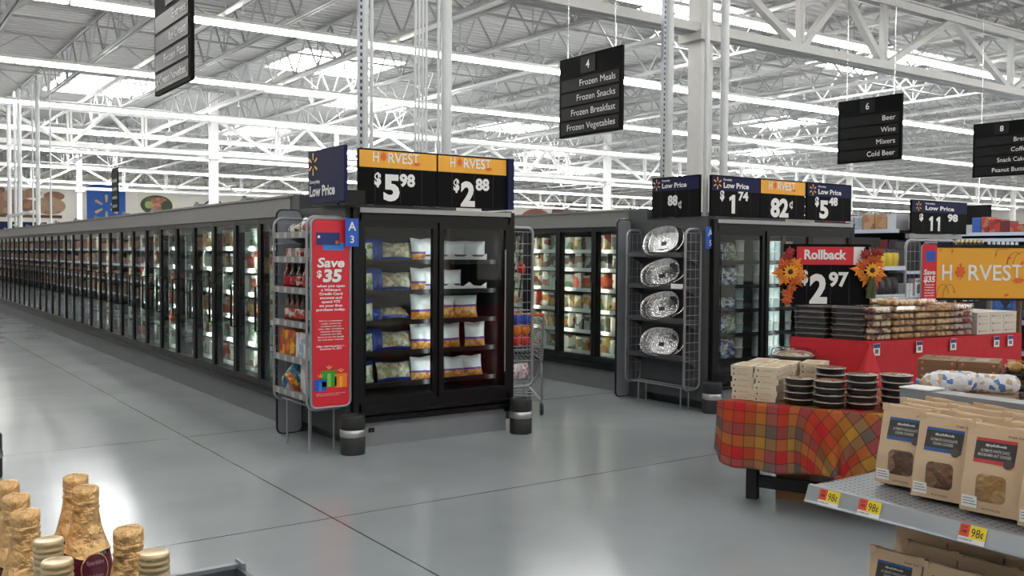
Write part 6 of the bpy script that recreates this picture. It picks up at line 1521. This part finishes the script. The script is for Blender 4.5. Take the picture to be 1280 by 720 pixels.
# distant small aisle sign before the murals
t = T('hanging_aisle_sign', 'small distant black hanging sign in front of the blue square mural', 'sign', (8.0, 36.0, 2.9)); b = MB(); b.box(7.98, 8.02, 35.55, 36.45, 3.0, 4.55); b.build('panel', sign_black, t, world=True)
b = MB()
for z in (3.15, 3.45, 3.75, 4.05): b.box(7.965, 7.98, 35.65, 36.3, z, z+.1)
b.build('lettering', dim_print, t, world=True); b = MB(); b.tube([(8.0, 35.7, 4.55), (8, 35.7, 5.48)], .01, n=5); b.tube([(8.0, 36.3, 4.55), (8, 36.3, 5.48)], .01, n=5); b.build('hanger', chrome, t, world=True)
t = T('hanging_aisle_sign', 'tiny distant black hanging sign above the red boxes', 'sign', (36.0, 20., 3)); b = MB(); b.box(35.98, 36.02, 19.3, 20.4, 2.85, 3.6); b.build('panel', sign_black, t, world=True); b = MB(); b.tube([(36, 19.8, 3.6), (36, 19.8, 5.48)], .01, n=5); b.build('hanger', chrome, t, world=True)
# conduit drop frame far along the freezer line
t = T('conduit_drop', 'white conduit frame dropping to the far end of the long freezer line', 'pipes', (3.9, 27., 2.14))
b = MB()
for x, y, r in ((3.5, 26.2, .03), (3.5, 25.6, .018), (3.55, 25.9, .05), (3.7, 24.9, .02), (3.7, 24.2, .05), (3.5, 27.2, .05), (3.8, 27.4, .02), (3.9, 23.8, .02)): b.tube([(x, y, 2.16), (x, y, 5.5)], r, n=8)
b.build('conduits', pipe_white, t, world=True)
b = MB(); b.box(3.45, 3.55, 23.7, 27.5, 2.45, 2.50); b.build('cross_bar', pipe_white, t, world=True)
# opposite side of the aisle: shelving seen only as reflections in the case doors
t = T('shelf_unit', 'unseen dark shelf run added for reflections in the near freezer doors', 'shelf', (0, 16, 0))  # added out of view so the near doors reflect dark, not bright wall
b = MB(); b.box(-.02, .02, 9., 24., .1, 2.0); b.build('back_panel', grey_side, t, world=True)
for z in (.14, .45, .85, 1.25, 1.65): MB().box(-.02 if z > .2 else -.6, .55, 9., 24., z-.03, z).build('shelf', grey_side, t, world=True)
gondola('brown stocked shelf across the aisle from the far freezer doors', -.6, .55, 24.2, 57., [.45, .85, 1.25, 1.65], 2.0)
b = MB()
for z in (.45, .85, 1.25, 1.65):
    y = 9.1
    while y < 56.8:
        w = random.uniform(.25, .5); b.box(.15, .50, y, y+w-.03, z, z+random.uniform(.18, .3), random.randrange(4) if y > 24 else random.choice((1, 1, 1, 2, 0))); y += w  # nearer goods kept dark for the door reflections
tag(b.build('shelf_goods', [P_['amber'], P_['dark'], P_['maroon'], M('pack_tan', (.25, .15, .08), .6)], base=True), 'brown and dark goods on the shelves across the aisle', 'goods', None, 'stuff')

# ------------------------------------------------------------------ render look
w = bpy.data.worlds.new('world'); sc.world = w; w.use_nodes = True
w.node_tree.nodes['Background'].inputs[0].default_value = (.6, .65, .7, 1); w.node_tree.nodes['Background'].inputs[1].default_value = .3
sc.view_settings.view_transform = 'Standard'; sc.view_settings.look = 'None'; sc.view_settings.gamma = 1; sc.view_settings.exposure = EXPO
sc.view_settings.use_curve_mapping = False
sc.cycles.use_denoising = True
sc.cycles.max_bounces = 8; sc.cycles.transparent_max_bounces = 16; sc.cycles.diffuse_bounces = 4; sc.cycles.glossy_bounces = 4
sc.cycles.sample_clamp_indirect = 6.
